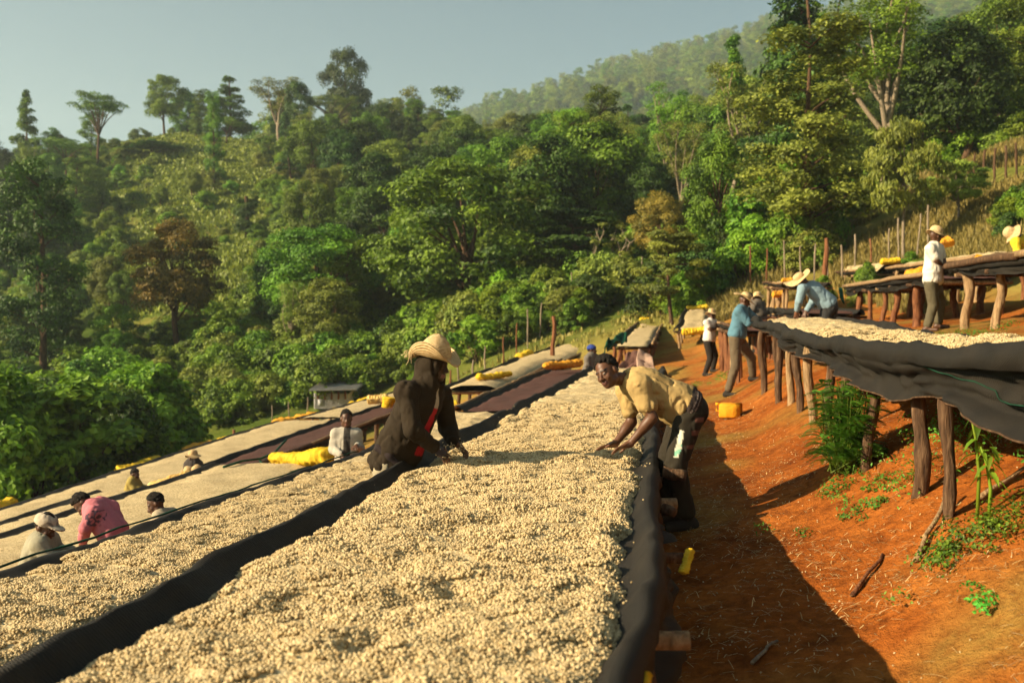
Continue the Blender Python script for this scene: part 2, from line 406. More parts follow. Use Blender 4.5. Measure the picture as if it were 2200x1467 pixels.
# ------------------------------------------------------------------ scatter helper (stuff only)
HID = {}
def hidden_set(name, meshes):
    c = bpy.data.collections.new(name)
    for k, me in enumerate(meshes):
        o = bpy.data.objects.new(name + '_piece', me); c.objects.link(o)
    HID[name] = c; return c
def scatter_mod(o, col, smin, smax, density=None, sel=None, align=False, tilt=0.0, seed=0):
    ng = bpy.data.node_groups.new('scatter', 'GeometryNodeTree')
    ng.interface.new_socket('Geometry', in_out='INPUT', socket_type='NodeSocketGeometry')
    ng.interface.new_socket('Geometry', in_out='OUTPUT', socket_type='NodeSocketGeometry')
    N, L = ng.nodes, ng.links
    gi, go = N.new('NodeGroupInput'), N.new('NodeGroupOutput')
    ci = N.new('GeometryNodeCollectionInfo'); ci.inputs['Collection'].default_value = col
    ci.inputs['Separate Children'].default_value = True; ci.inputs['Reset Children'].default_value = True
    ip = N.new('GeometryNodeInstanceOnPoints'); ip.inputs['Pick Instance'].default_value = True
    L.new(ci.outputs[0], ip.inputs['Instance'])
    rv = N.new('FunctionNodeRandomValue'); rv.data_type = 'FLOAT'; rv.inputs[2].default_value = smin; rv.inputs[3].default_value = smax; rv.inputs['Seed'].default_value = seed
    L.new(rv.outputs[1], ip.inputs['Scale'])
    rr = N.new('FunctionNodeRandomValue'); rr.data_type = 'FLOAT_VECTOR'; rr.inputs[0].default_value = (-tilt, -tilt, 0); rr.inputs[1].default_value = (tilt, tilt, 6.283); rr.inputs['Seed'].default_value = seed + 1
    if density is not None:
        dp = N.new('GeometryNodeDistributePointsOnFaces'); dp.distribute_method = 'RANDOM'; dp.inputs['Density'].default_value = density; dp.inputs['Seed'].default_value = seed + 3
        L.new(gi.outputs[0], dp.inputs['Mesh'])
        if sel:
            na_ = N.new('GeometryNodeInputNamedAttribute'); na_.data_type = 'FLOAT'; na_.inputs['Name'].default_value = sel
            ml = N.new('ShaderNodeMath'); ml.operation = 'MULTIPLY'; ml.inputs[1].default_value = density; L.new(na_.outputs[0], ml.inputs[0]); L.new(ml.outputs[0], dp.inputs['Density'])
        L.new(dp.outputs['Points'], ip.inputs['Points'])
        ro = N.new('FunctionNodeRotateEuler'); ro.rotation_type = 'EULER'; ro.space = 'LOCAL'
        L.new(dp.outputs['Rotation'], ro.inputs['Rotation']); L.new(rr.outputs[0], ro.inputs['Rotate By'])
        L.new(ro.outputs[0], ip.inputs['Rotation'])
        jn = N.new('GeometryNodeJoinGeometry'); L.new(ip.outputs[0], jn.inputs[0]); L.new(gi.outputs[0], jn.inputs[0]); L.new(jn.outputs[0], go.inputs[0])
    else:
        L.new(gi.outputs[0], ip.inputs['Points']); L.new(rr.outputs[0], ip.inputs['Rotation']); L.new(ip.outputs[0], go.inputs[0])
    md = o.modifiers.new('scatter', 'NODES'); md.node_group = ng

# bean tiles
def ico():
    p = (1 + 5 ** .5) / 2
    v = np.array([(-1, p, 0), (1, p, 0), (-1, -p, 0), (1, -p, 0), (0, -1, p), (0, 1, p), (0, -1, -p), (0, 1, -p), (p, 0, -1), (p, 0, 1), (-p, 0, -1), (-p, 0, 1)]) / math.hypot(1, p)
    f = np.array([(0, 11, 5), (0, 5, 1), (0, 1, 7), (0, 7, 10), (0, 10, 11), (1, 5, 9), (5, 11, 4), (11, 10, 2), (10, 7, 6), (7, 1, 8), (3, 9, 4), (3, 4, 2), (3, 2, 6), (3, 6, 8), (3, 8, 9), (4, 9, 5), (2, 4, 11), (6, 2, 10), (8, 6, 7), (9, 8, 1)])
    return v, f
ICV, ICF = ico()
def rot3(rng, n):
    q = rng.normal(size=(n, 4)); q /= np.linalg.norm(q, axis=1)[:, None]
    w, x, y, z = q.T
    return np.stack([np.stack([1 - 2 * (y * y + z * z), 2 * (x * y - z * w), 2 * (x * z + y * w)], -1), np.stack([2 * (x * y + z * w), 1 - 2 * (x * x + z * z), 2 * (y * z - x * w)], -1), np.stack([2 * (x * z - y * w), 2 * (y * z + x * w), 1 - 2 * (x * x + y * y)], -1)], 1)
def beans_at(pos, rng, size=1.0, lo=.15):
    n = len(pos); m = rot3(rng, n); sc = (rng.uniform(.85, 1.15, (n, 1, 1)) * size)
    v = (ICV[None] * np.array([.0062, .0046, .0038])[None, None]) * sc
    v = np.einsum('nij,nkj->nki', m, v) + pos[:, None]
    f = (ICF[None] + (np.arange(n) * 12)[:, None, None]).reshape(-1, 3)
    tint = np.repeat(np.clip(rng.normal(.6, .22, n), 0, 1), 12)
    return v.reshape(-1, 3), f, tint
tiles = []
for k in range(5):
    rg = np.random.default_rng(40 + k); n = 50
    a = rg.uniform(0, 6.283, n); r = np.sqrt(rg.uniform(0, 1, n)) * .044
    pos = np.stack([np.cos(a) * r, np.sin(a) * r, rg.uniform(-.003, .010, n) * (1 - r / .06)], 1)
    v, f, tt = beans_at(pos, rg, 1.3)
    tiles.append(mesh('bean_cluster', v, f, M['bean'], attrs={'tint': tt}))
BEANS = hidden_set('bean_cluster', tiles)

# ------------------------------------------------------------------ drying beds
def post_mesh(name, seed, n=9, m=9, bend=.12, mat='bark'):
    rg = np.random.default_rng(seed); z = np.linspace(0, 1, m)
    b = bend * (np.sin(z * 3.1 + rg.uniform(0, 3)) - .3) * z * (1 - z) * 2
    pts = np.stack([b, b * rg.uniform(-1, 1), z], 1)
    # built 1 m tall with a 10 cm girth, scaled per leg
    v, f = tube(pts * (1, 1, 1), .055 * (1.08 - .18 * z + .09 * rg.normal(size=m)), n, True, .38, seed)
    return mesh(name, v, f, M[mat])
LEGS = {m_: [post_mesh('leg', 60 + k, mat=m_) for k in range(4)] for m_ in ('bark', 'wood_red', 'wood_pale')}
def leg_at(root, x, y, z0, z1, r=1.0, mat='bark', name='leg', k=None, lean=(0, 0)):
    me = random.choice(LEGS[mat]) if k is None else LEGS[mat][k]
    o = link(name, me, root, Vector((x, y, z0)) - Vector(root.location))
    o.scale = (r, r, z1 - z0); o.rotation_euler = (lean[0] + random.uniform(-.04, .04), lean[1] + random.uniform(-.04, .04), random.uniform(0, 6.28)); return o

def bed(label, st, load='bean_bed', hang=(.14, .14), fine=0, insets=(.10, .10), step=None, leg_mat='bark', leg_r=1.0, rails=None, legstep=1.5, legs_at=None, load_label=None, hangfun=None, wob=1.0, poles=0.12, group='raised coffee drying beds', seed=None, netcol='net', legless=False, dip=1.0, hem=False, edge_amp=.05, mound=.02, pile=0.0):
    """st: stations (depth, s of the right edge, s of the left edge, height)"""
    seed = seed if seed is not None else int(abs(st[0][0] * 31 + st[0][1] * 97)) % 1000
    st = np.array(st, float); d0, d1 = st[0, 0], st[-1, 0]
    step = step or max(.12, (d0 + d1) / 2 * .012)
    ds = np.linspace(d0, d1, max(6, int((d1 - d0) / step)))
    sR, sL, zz = [np.interp(ds, st[:, 0], st[:, k]) for k in (1, 2, 3)]
    if len(st) > 2:
        kk = np.hanning(9); kk /= kk.sum()
        sR, sL, zz = [np.convolve(np.pad(a, 4, mode='edge'), kk, 'valid') for a in (sR, sL, zz)]
    sR = sR + wob * .035 * vnoise(ds * 1.1, 0, 0, seed); sL = sL + wob * .04 * vnoise(ds * 1.1, 5, 0, seed)
    w = sR - sL; n = len(ds)
    root = empty('drying_bed', (sx((sR[0] + sL[0]) / 2, d0), d0, float(zt(sx((sR[0] + sL[0]) / 2, d0), d0))), label, 'drying bed', group)
    hR, hL = [np.full(n, h) if np.isscalar(h) else np.interp(ds, [q[0] for q in h], [q[1] for q in h]) for h in hang]
    hR = hR * (1 + .28 * vnoise(ds * .9, 9, 0, seed)); hL = hL * (1 + .28 * vnoise(ds * .9, 13, 0, seed))
    prof = []
    for side in (0, 1):
        h = hR if side == 0 else hL
        fl = .03 * vnoise(ds * 2.3, 20 + side, 0, seed) + .02 * vnoise(ds * 5, 30 + side, 0, seed); p = []
        for fr in np.linspace(1, .3, 14 if fine else 5):
            fold = h * .26 * (1 - 2 * np.abs(vnoise(ds * .7 + fr * 1.6, fr * 3.0, 0, seed + 70 + side))) + .035 * min(1, fr * 1.5) * (1 - 2 * np.abs(vnoise(ds * 2.6 + fr * 2.5, fr * 4.5, 0, seed + 75 + side))) * np.minimum(1, h / .2)
            p.append((-.04 - .09 * h * fr + fl * fr * 1.3 + fold, -h * fr))
        p += [(-.065 + fl * .3, -.05 - h * .12), (-.05 + 0 * h, -.02 + 0 * h), (-.025 + 0 * h, .022 + 0 * h), (0 * h, .038 + 0 * h), (.03 + 0 * h, .03 + 0 * h), (.06 + 0 * h, -.005 + 0 * h), (.10 + 0 * h, -.045 + 0 * h), (.18 + 0 * h, -.075 + 0 * h), (.3 + 0 * h, -.085 + 0 * h)]
        prof.append(p)
    offs = [a for a, _ in prof[0]] + [w / 2] + [w - a for a, _ in prof[1]][::-1]
    zs = [b for _, b in prof[0]] + [np.full(n, -.095)] + [b for _, b in prof[1]][::-1]
    cz = .022 * wob * (.4 + .6 * dip)
    O = np.stack(offs, 1); Z = np.stack(zs, 1); Z = np.where((O > -.055) & (O < w[:, None] + .055), Z * dip, Z)
    D = np.broadcast_to(ds[:, None], O.shape)
    crestR = np.exp(-(O / .12) ** 2); crestL = np.exp(-((w[:, None] - O) / .12) ** 2)
    Z = Z + cz * vnoise(D * 1.6, 0, 0, seed + 3) * crestR + cz * vnoise(D * 1.6, 7, 0, seed + 3) * crestL + .008 * vnoise(D * 6, O * 6, 0, seed + 5) * (crestR + crestL) + (.016 * (1 - 2 * np.abs(vnoise(D * 2.2 + O * 5, O * 4 - D * .8, 0, seed + 95))) + .006 * vnoise(D * 15, O * 18, 0, seed + 96)) * ((O > .02) & (O < w[:, None] - .02)) * (1 - sstep(.3, .45, np.minimum(O, w[:, None] - O)))
    hm = ((O < -.055) | (O > w[:, None] + .055)); O = O + hm * .022 * (1 - 2 * np.abs(vnoise(D * 4 + Z * 3, Z * 26, 0, seed + 90))) + hm * .010 * vnoise(D * 14, Z * 30, 0, seed + 91)
    Xs = sx(sR[:, None] - O, D) + .012 * wob * vnoise(D * 4, O * 5, 0, seed + 8)
    v = np.stack([Xs, D, zz[:, None] + Z], -1).reshape(-1, 3)
    part(root, 'net', v, grid_faces(n, O.shape[1])[:, ::-1], M[netcol])
    if hem:
        hp_ = v.reshape(n, O.shape[1], 3)[:, -1]; tv, tf_ = tube(hp_, .006, 5, True); part(root, 'hem_cord', tv, tf_, M['bark'])
        q3 = v.reshape(n, O.shape[1], 3); ii = np.where(ds < 6.1)[0]; cf = -14 + 9 * (6.1 - ds[ii]) / (6.1 - 4.3); c0_ = np.clip(np.floor(cf), -14, -2).astype(int); fr_ = np.clip(cf - c0_, 0, 1)[:, None]
        tv, tf_ = tube(q3[ii, c0_] * (1 - fr_) + q3[ii, c0_ + 1] * fr_ - (.008, 0, 0), .003, 5, True); part(root, 'green_thread', tv, tf_, M['net_green'])
    # the crop
    if load:
        na_ = 36 if fine else 12
        nd = int((d1 - d0 - .1) / (.05 if fine else max(.15, step))) + 2
        dd = np.linspace(d0 + .05, d1 - .05, nd)
        r_, l_, z_ = np.interp(dd, ds, sR), np.interp(dd, ds, sL), np.interp(dd, ds, zz)
        iR = insets[0] + edge_amp * fbm(dd * 2.2, 40, 0, seed, 3) * 1.6 + .012 * vnoise(dd * 14, 3, 0, seed); iL = insets[1] + edge_amp * fbm(dd * 2.2, 50, 0, seed, 3) * 1.6 + .012 * vnoise(dd * 14, 5, 0, seed)
        iR = np.maximum(iR, .03); iL = np.maximum(iL, .03)
        u = np.linspace(0, 1, na_)[None]; sv = (r_ - iR)[:, None] * (1 - u) + (l_ + iL)[:, None] * u
        DD = np.broadcast_to(dd[:, None], sv.shape)
        edge = np.minimum(u, 1 - u) * (r_ - l_)[:, None]
        endd = np.minimum(DD - d0, d1 - DD)
        lift = sstep(-.01, .10, edge) * sstep(-.02, .12, endd)
        hz = -.09 * dip + .075 * dip * lift + pile * sstep(0, .5, edge) + lift * (mound * 1.2 * fbm(sv * 2.6, DD * 5.5, 0, seed + 60, 3) + mound * 1.1 * vnoise(sv * 7, DD * 12, 0, seed + 61) - mound * .9 * np.maximum(0, 1 - 5 * np.abs(vnoise(sv * 1.6 + 3, DD * 4.5, 0, seed + 63))) * (vnoise(sv * 1.3, DD * 1.3, 0, seed + 64) > -.1))
        if fine: hz = hz + lift * .006 * vnoise(sv * 40, DD * 40, 0, seed + 62)
        v = np.stack([sx(sv, DD), DD, z_[:, None] + hz], -1)
        cc = v.mean((0, 1)); cc[2] = float(z_.mean())
        near = (1 - sstep(fine - 1.2, fine, DD)) if fine else np.zeros(DD.shape)
        o = link('coffee_beans' if load == 'bean_bed' else 'coffee_cherries', mesh('crop', v.reshape(-1, 3) - cc, grid_faces(nd, na_)[:, ::-1], M[load], attrs={'near': near.ravel()}), None, cc)
        tag(o, load_label or ('pale coffee beans spread on the ' + label), 'coffee beans' if load == 'bean_bed' else 'coffee cherries', 'coffee spread on the drying beds', 'stuff')
        if fine: scatter_mod(o, BEANS, .92, 1.2, density=400, sel='near', tilt=.05, seed=seed)
    # legs, rails and cross poles
    if not legless:
        q = np.arange(d0 + .15, d1, legstep) if legs_at is None else np.array(legs_at)
        for k, dq in enumerate(q):
            for side in (0, 1):
                s_ = np.interp(dq, ds, sR) - .07 if side == 0 else np.interp(dq, ds, sL) + .07
                y = dq + random.uniform(-.12, .12); x = sx(s_, y) + random.uniform(-.03, .03); zb = float(zt(x, y)) - .12; zc = float(np.interp(dq, ds, zz)) - .06
                if zc - zb > .12: leg_at(root, x, y, zb, zc, leg_r * random.uniform(.75, 1.15), leg_mat if random.random() < .8 else 'wood_pale')
            if poles:
                x0, x1 = sx(np.interp(dq, ds, sR), dq) + poles, sx(np.interp(dq, ds, sL), dq) - poles * .6; zc = float(np.interp(dq, ds, zz)) - .135
                v, f = tube(np.linspace((x0, dq, zc + random.uniform(-.02, .02)), (x1, dq + random.uniform(-.1, .1), zc), 5), .036 * random.uniform(.8, 1.2), 8, True, .2, k)
                part(root, 'cross_pole', v, f, M[random.choice(['bark', 'wood_pale'])])
    for side, sgn in ((0, 1), (1, -1)):
        if rails and rails[side]:
            sS = (sR if side == 0 else sL) + sgn * .055
            m = max(2, int((d1 - d0) / 3.0)); cuts = np.linspace(d0, d1, m + 1)
            for a, b in zip(cuts[:-1], cuts[1:]):
                tt = np.linspace(a - .12, b + .12, 7)
                pts = np.stack([sx(np.interp(tt, ds, sS), tt) + random.uniform(-.02, .02), tt, np.interp(tt, ds, zz) + .03 + .02 * vnoise(tt * 1.3, a, 0, seed)], 1)
                v, f = tube(pts, .042 * rails[side], 7, True, .2, int(a * 10)); part(root, 'rail', v, f, M['wood_pale' if random.random() < .7 else 'bark'])
    root['_z'] = 0; del root['_z']
    return root

def flat(d0, d1, sR, sL, z0, z1): return [(d0, sR, sL, z0), ((d0 + d1) / 2, sR, sL, (z0 + z1) / 2), (d1, sR, sL, z1)]
def pxst(rows):
    out = []
    for d, xr, xl, y in rows:
        a, b = P(xr, y, d), P(xl, y, d); out.append((d, a[0] - .157 * d, b[0] - .157 * d, a[2]))
    return out
# the middle bed where the two men work
bed('wide drying bed in the middle where two men spread coffee', [(2.2, -.13, -1.99, .93), (4.0, -.08, -1.97, .94), (6.5, -.10, -1.95, .95), (8.2, -.12, -1.95, .95), (14, -.14, -1.86, .95), (22.3, -.1, -1.75, .95)], hang=([(2, .34), (4, .34), (5, .26), (8, .22), (22, .2)], .22), fine=13, insets=(.10, .11), pile=.015, step=.06, legstep=1.35, poles=.16, leg_r=1.2, load_label='pale coffee beans raked out on the wide middle bed', mound=.026, edge_amp=.075, seed=11)
bed('second drying bed, left of the middle bed behind the hooded man', [(3.0, -2.72, -3.98, .58), (6, -2.72, -3.98, .50), (9.7, -2.75, -4.0, .38), (13.3, -2.75, -4.05, .28), (15.6, -2.75, -4.05, .40), (17.2, -2.75, -4.05, .42)], hang=(.22, .10), fine=12, insets=(.06, .02), pile=.02, dip=.45, step=.08, load_label='pale coffee beans on the second bed below the hooded man', mound=.024, seed=12)
bed('pale drying bed the pink hooded person is bending over', [(5.5, -5.6, -7.6, -.50), (10, -5.6, -7.6, -.44), (16.2, -5.7, -7.4, -.32)], hang=(.05, .05), pile=.03, dip=.35, insets=(.03, .02), step=.15, load_label='pale coffee beans under the pink hoodie', netcol='net')
bed('lower left drying bed with an orange cloth over its edge', flat(9.5, 17.9, -8.1, -10.3, -1.22, -1.05), hang=(.05, .05), pile=.03, dip=.35, insets=(.03, .02), load_label='pale coffee beans beside the orange cloth')
bed('long drying bed of dark cherries behind the grey shirt man', flat(19.8, 36, -8.4, -9.5, -.95, -.72), load='cherry_bed', load_label='dark dried cherries on the bed behind the grey shirt man', rails=(.9, 0))
bed('outer left drying bed below the crouching group', flat(13.5, 33.5, -11.0, -13.2, -1.85, -1.35), hang=(.05, .05), pile=.04, dip=.35, insets=(.03, .02), load_label='pale coffee beans on the bed below the crouching group')
bed('pale drying bed in front of the tin hut', flat(34.5, 50, -11.0, -12.9, -1.35, -1.3), load_label='pale coffee beans in front of the tin hut', hang=(.05, .05), dip=.35, pile=.04)
bed('outermost left drying bed along the bushes with yellow rolls on its edge', flat(17, 54, -13.6, -15.6, -2.42, -2.42), hang=(.05, .05), pile=.04, dip=.35, insets=(.03, .02), load_label='pale coffee beans on the outermost bed along the bushes')
bed('bare log framed drying bed of dark cherries left of the middle bed', flat(18.6, 33, -2.5, -3.95, .36, .42), load='cherry_bed', load_label='dark dried cherries on the log framed bed', rails=(1.1, .9), leg_mat='wood_red', hang=(.05, .05), legstep=.9)
bed('drying bed rising behind the straw hat of the hooded man', pxst([(25.5, 1080, 945, 834), (31, 1150, 1035, 798), (36.5, 1205, 1115, 772)]), load_label='pale coffee beans on the bed rising behind the straw hat', rails=(.8, 0), pile=.12)
bed('far drying bed beside the orange pole', pxst([(36, 1215, 1090, 775), (45, 1290, 1205, 740), (54, 1345, 1285, 713)]), load_label='pale coffee beans on the far bed beside the orange pole', rails=(.8, 0), pile=.1)
bed('short far drying bed with a yellow roll on its top end', pxst([(29.5, 1400, 1312, 741), (37, 1412, 1350, 712), (45, 1424, 1376, 691)]), load_label='pale coffee beans on the short far bed with a yellow top end', leg_mat='wood_red', rails=(1, .8))
bed('small tilted drying bed with yellow ends beyond the white shirt man', pxst([(33, 1525, 1452, 707), (36.5, 1524, 1464, 682), (40, 1522, 1474, 661)]), load_label='pale coffee beans on the small tilted bed', leg_mat='wood_pale')
# right hand beds
bed('right drying bed with a black net hanging down its side', [(3.0, 3.1, 1.62, 1.83), (4.6, 3.1, 1.60, 1.86), (6, 3.08, 1.58, 1.83), (7.5, 3.05, 1.55, 1.84), (9, 3.0, 1.52, 1.80), (11.5, 2.95, 1.48, 1.86), (14, 2.9, 1.42, 1.97), (16.6, 2.85, 1.36, 2.02)], hang=(.12, [(3, .37), (4.7, .32), (5.6, .24), (6.6, .30), (8.5, .27), (11, .22), (14, .14), (16.6, .05)]), fine=12, insets=(.12, .12), step=.07, legs_at=[5.85, 6.6, 7.6, 8.7, 9.6, 10.6, 11.6, 12.5, 13.4, 14.4, 15.3, 16.2], leg_r=.92, hem=True, load_label='pale coffee beans on the right bed above the black net', mound=.03, wob=1.9, seed=14, poles=.0, pile=.04, leg_mat='bark')
bed('bare railed drying bed beside the white T-shirt man', flat(9.5, 16.4, 6.1, 4.55, 2.78, 2.86), load=None, hang=(.10, .15), rails=(1.1, 1.3), leg_mat='wood_pale', legstep=1.45, leg_r=1.25, wob=1.5)
bed('dark netted drying bed left of the white T-shirt man', flat(17.6, 25.5, 6.0, 4.6, 2.82, 2.86), load='cherry_bed', load_label='dark dried cherries on the netted bed left of the white T-shirt', hang=(.14, .2), rails=(.8, 1.1), leg_mat='wood_red', leg_r=1.3, legstep=1.35, wob=1.5)
bed('upper right drying bed of dark crop under the yellow shirt', flat(15, 21, 8.3, 6.9, 3.25, 3.35), load='cherry_bed', load_label='dark dried cherries under the yellow shirt', rails=(.8, 1.1), leg_mat='wood_red', hang=(.1, .3))
bed('upper right drying bed with pale coffee and a yellow roll on it', flat(22.5, 31, 8.2, 6.9, 3.4, 3.62), load_label='pale coffee beans on the upper right bed under the yellow roll', pile=.2, rails=(.8, 1.2), leg_mat='wood_pale', hang=(.05, .08))
bed('farthest of the upper right drying beds, heaped with pale coffee', flat(32, 40, 8.0, 6.5, 3.62, 3.9), load_label='pale heaped coffee on the upper far bed', rails=(.8, 1.0), leg_mat='wood_pale', hang=(.04, .06), pile=.3)
bed('small far drying bed behind the denim shirt man', flat(28.5, 34, 4.6, 3.3, 3.05, 3.3), load_label='pale coffee beans on the small bed behind the denim shirt', rails=(.6, .8), leg_mat='wood_pale', hang=(.03, .05), legstep=.8, pile=.08)
bed('low dark drying bed beyond the end of the right bed', flat(20.0, 27, 3.9, 2.6, 2.2, 2.35), load='cherry_bed', load_label='dark dried cherries beyond the right bed', hang=(.1, .15), leg_mat='wood_red')
bed('drying bed on closely set posts beside the white shirt man', flat(19, 26, 2.2, 1.3, 1.88, 1.95), load='cherry_bed', load_label='dark dried cherries on the closely posted bed', leg_mat='wood_red', legstep=.55, hang=(.05, .06), rails=(0, .8), leg_r=.9)
# ------------------------------------------------------------------ trees and shrubs
def leaves(cent, rad, per, a, b, rng, flat=.75, upbias=.35, hang=0.0):
    """leaf faces spread through leaf clumps"""
    cent = np.asarray(cent, float); rad = np.asarray(rad, float); per = np.asarray(per)
    idx = np.repeat(np.arange(len(cent)), per); n = len(idx)
    dirs = rng.normal(size=(n, 3)); dirs[:, 2] = np.where(rng.uniform(size=n) < .6, np.abs(dirs[:, 2]), dirs[:, 2]); dirs /= np.linalg.norm(dirs, axis=1)[:, None]
    rr = rad[idx] * np.cbrt(rng.uniform(.12, 1.0, n))
    # lumpy clumps: sub tufts
    lump = 1 + .35 * np.sin(dirs[:, 0] * 7 + idx * 1.7) * np.sin(dirs[:, 1] * 7 + idx) * np.sin(dirs[:, 2] * 6 + idx * .6)
    p = cent[idx] + dirs * (rr * lump)[:, None] * np.array([1, 1, flat])
    cd = p - cent.mean(0); cd /= np.linalg.norm(cd, axis=1)[:, None] + 1e-9
    nrm = dirs * .55 + cd * .45 + rng.normal(size=(n, 3)) * .42 + np.array([0, 0, upbias]); nrm /= np.linalg.norm(nrm, axis=1)[:, None]
    t = np.cross(nrm, rng.normal(size=(n, 3))); t /= np.linalg.norm(t, axis=1)[:, None] + 1e-9
    if hang: t = t * (1 - hang) + np.array([0, 0, -hang]); t /= np.linalg.norm(t, axis=1)[:, None]
    bt = np.cross(nrm, t)
    sa = a * rng.uniform(.6, 1.3, n)[:, None]; sb = b * rng.uniform(.6, 1.3, n)[:, None]
    v = np.stack([p - t * sa, p + bt * sb + nrm * sb * .25, p + t * sa, p - bt * sb + nrm * sb * .25], 1).reshape(-1, 3)
    f = np.arange(n * 4).reshape(n, 4)
    tint = np.clip(.5 + .22 * rng.normal(size=len(cent))[idx] + .22 * rng.normal(size=n), 0, 1)
    return v, f, np.repeat(tint, 4)

def tree_proto(kind, seed):
    rg = np.random.default_rng(seed); tubes = []; cent = []; rad = []
    def limb(p0, p1, r0, r1, sag=.0, m=6, wob=.05):
        p0, p1 = np.array(p0, float), np.array(p1, float); L = np.linalg.norm(p1 - p0); u = np.linspace(0, 1, m)
        pts = p0 + (p1 - p0) * u[:, None] + np.sin(u * math.pi)[:, None] * np.array([rg.normal() * wob * L, rg.normal() * wob * L, sag * L])
        tubes.append(tube(pts, r0 + (r1 - r0) * u, 6, False)); return pts
    A, B, per, mat_wood, flatn, hang = .13, .075, 330, 'bark', .75, 0
    if kind == 'broad':
        H = 10; limb((0, 0, -.4), (.3, .1, 5.5), .28, .17, m=8)
        for k in range(62):
            a = rg.uniform(0, 6.283); zc = rg.uniform(-.75, 1); r = math.sqrt(max(.05, 1 - zc * zc)) * rg.uniform(.45, 1)
            c = np.array([math.cos(a) * r * 4.2, math.sin(a) * r * 4.2, 6.2 + zc * 3.5]); cent.append(c); rad.append(rg.uniform(.65, 1.25))
            if k < 18: limb((.2, .05, rg.uniform(2.2, 5.4)), c * (.85, .85, .95), .11, .025, .05)
        per = 300
    elif kind == 'round':
        H = 9; limb((0, 0, -.4), (.1, 0, 5), .26, .14)
        for k in range(70):
            a = rg.uniform(0, 6.283); zc = rg.uniform(-.9, 1); r = math.sqrt(max(.02, 1 - zc * zc)) * rg.uniform(.55, 1)
            c = np.array([math.cos(a) * r * 3.0, math.sin(a) * r * 3.0, 5.2 + zc * 3.5]); cent.append(c); rad.append(rg.uniform(.7, 1.1))
            if k < 10: limb((.1, 0, rg.uniform(1.5, 4.5)), c * .85, .09, .02)
        per = 280
    elif kind == 'tall':
        H = 16; limb((0, 0, -.5), (.2, .1, 14), .30, .06, m=10, wob=.02)
        for k in range(74):
            z = rg.uniform(3.2, 15.6); w = 2.9 * (1 - ((z - 8.5) / 8.5) ** 2) ** .5 * rg.uniform(.35, 1.0); a = rg.uniform(0, 6.283)
            c = np.array([math.cos(a) * w, math.sin(a) * w, z]); cent.append(c); rad.append(rg.uniform(.55, 1.15))
            if k < 30: limb((.1, .05, z - rg.uniform(.6, 1.6)), c, .07, .02)
        per = 230
    elif kind == 'conic':
        H = 13; limb((0, 0, -.5), (.1, 0, 12.5), .24, .04, m=10, wob=.015)
        for k in range(80):
            z = 1.6 + (rg.uniform(0, 1) ** 1.2) * 11.0; w = (13.4 - z) / 12 * 2.9 * rg.uniform(.3, 1.0) + .15; a = rg.uniform(0, 6.283)
            c = np.array([math.cos(a) * w, math.sin(a) * w, z]); cent.append(c); rad.append(.45 + .5 * (13 - z) / 12 * rg.uniform(.6, 1.2))
            if k < 24: limb((.05, 0, z - .4), c, .05, .015)
        per = 220
    elif kind == 'umbrella':
        H = 9; limb((0, 0, -.4), (.5, .2, 4.2), .26, .18)
        for k in range(46):
            a = rg.uniform(0, 6.283); r = math.sqrt(rg.uniform(.02, 1)) * 5.0; lay = rg.choice([7.2, 8.1, 8.5])
            c = np.array([math.cos(a) * r, math.sin(a) * r, lay - r * .12 + rg.normal() * .15]); cent.append(c); rad.append(rg.uniform(.8, 1.3))
            if k < 16: limb((.5, .2, rg.uniform(3.6, 4.4)), c - (0, 0, .3), .11, .03, .08)
        per = 260; flatn = .32; A, B = .10, .055
    elif kind == 'layered':
        H = 8; limb((0, 0, -.4), (.3, .2, 6.8), .2, .06)
        for k in range(48):
            lay = rg.choice([3.0, 4.2, 5.4, 6.4, 7.2]); a = rg.uniform(0, 6.283); r = math.sqrt(rg.uniform(.03, 1)) * (4.6 - .38 * lay)
            c = np.array([math.cos(a) * r, math.sin(a) * r, lay + rg.normal() * .15]); cent.append(c); rad.append(rg.uniform(.6, 1.05))
            if k < 22: limb((.2, .1, lay - .5), c, .07, .02)
        per = 280; flatn = .38
    elif kind == 'sparse':
        H = 14; mat_wood = 'bark_pale'; p = limb((0, 0, -.5), (.2, 0, 5.5), .22, .17)
        for k in range(11):
            a = k * 2.4 + rg.uniform(-.3, .3); r = rg.uniform(.9, 2.8); top = np.array([math.cos(a) * r, math.sin(a) * r, rg.uniform(9.5, 13.6)])
            q = limb((.15, 0, rg.uniform(3.0, 5.4)), top, .13, .03, 0, 8, .06)
            for jj in range(4):
                c = q[3 + jj] + rg.normal(size=3) * .45; cent.append(c); rad.append(rg.uniform(.45, .95))
            cent.append(top); rad.append(rg.uniform(.7, 1.0))
        per = 170; A, B = .11, .055; hang = .3
    elif kind == 'droopy':
        H = 7; limb((0, 0, -.4), (.1, 0, 4.0), .13, .08); mat_wood = 'bark_pale'
        for k in range(46):
            a = rg.uniform(0, 6.283); zc = rg.uniform(-.7, 1); r = math.sqrt(max(.05, 1 - zc * zc)) * rg.uniform(.4, 1)
            c = np.array([math.cos(a) * r * 2.6, math.sin(a) * r * 2.6, 4.6 + zc * 2.3]); cent.append(c); rad.append(rg.uniform(.4, .75))
            if k < 16: limb((.05, 0, rg.uniform(2, 4)), c, .05, .015)
        per = 190; A, B = .17, .06; hang = .55
    elif kind == 'bare':
        H = 7; mat_wood = 'bark_pale'
        for k in range(5):
            a = k * 1.3; q = limb((0, 0, -.3), (math.cos(a) * 1.4, math.sin(a) * 1.4, rg.uniform(3.5, 5)), .11, .05, 0, 8, .08)
            for jj in range(5):
                e = q[-1 - jj % 4] + np.array([rg.normal() * .9, rg.normal() * .9, rg.uniform(.8, 2.0)]); limb(q[-1 - jj % 4], e, .04, .01)
                if rg.uniform() < .5: cent.append(e); rad.append(.45)
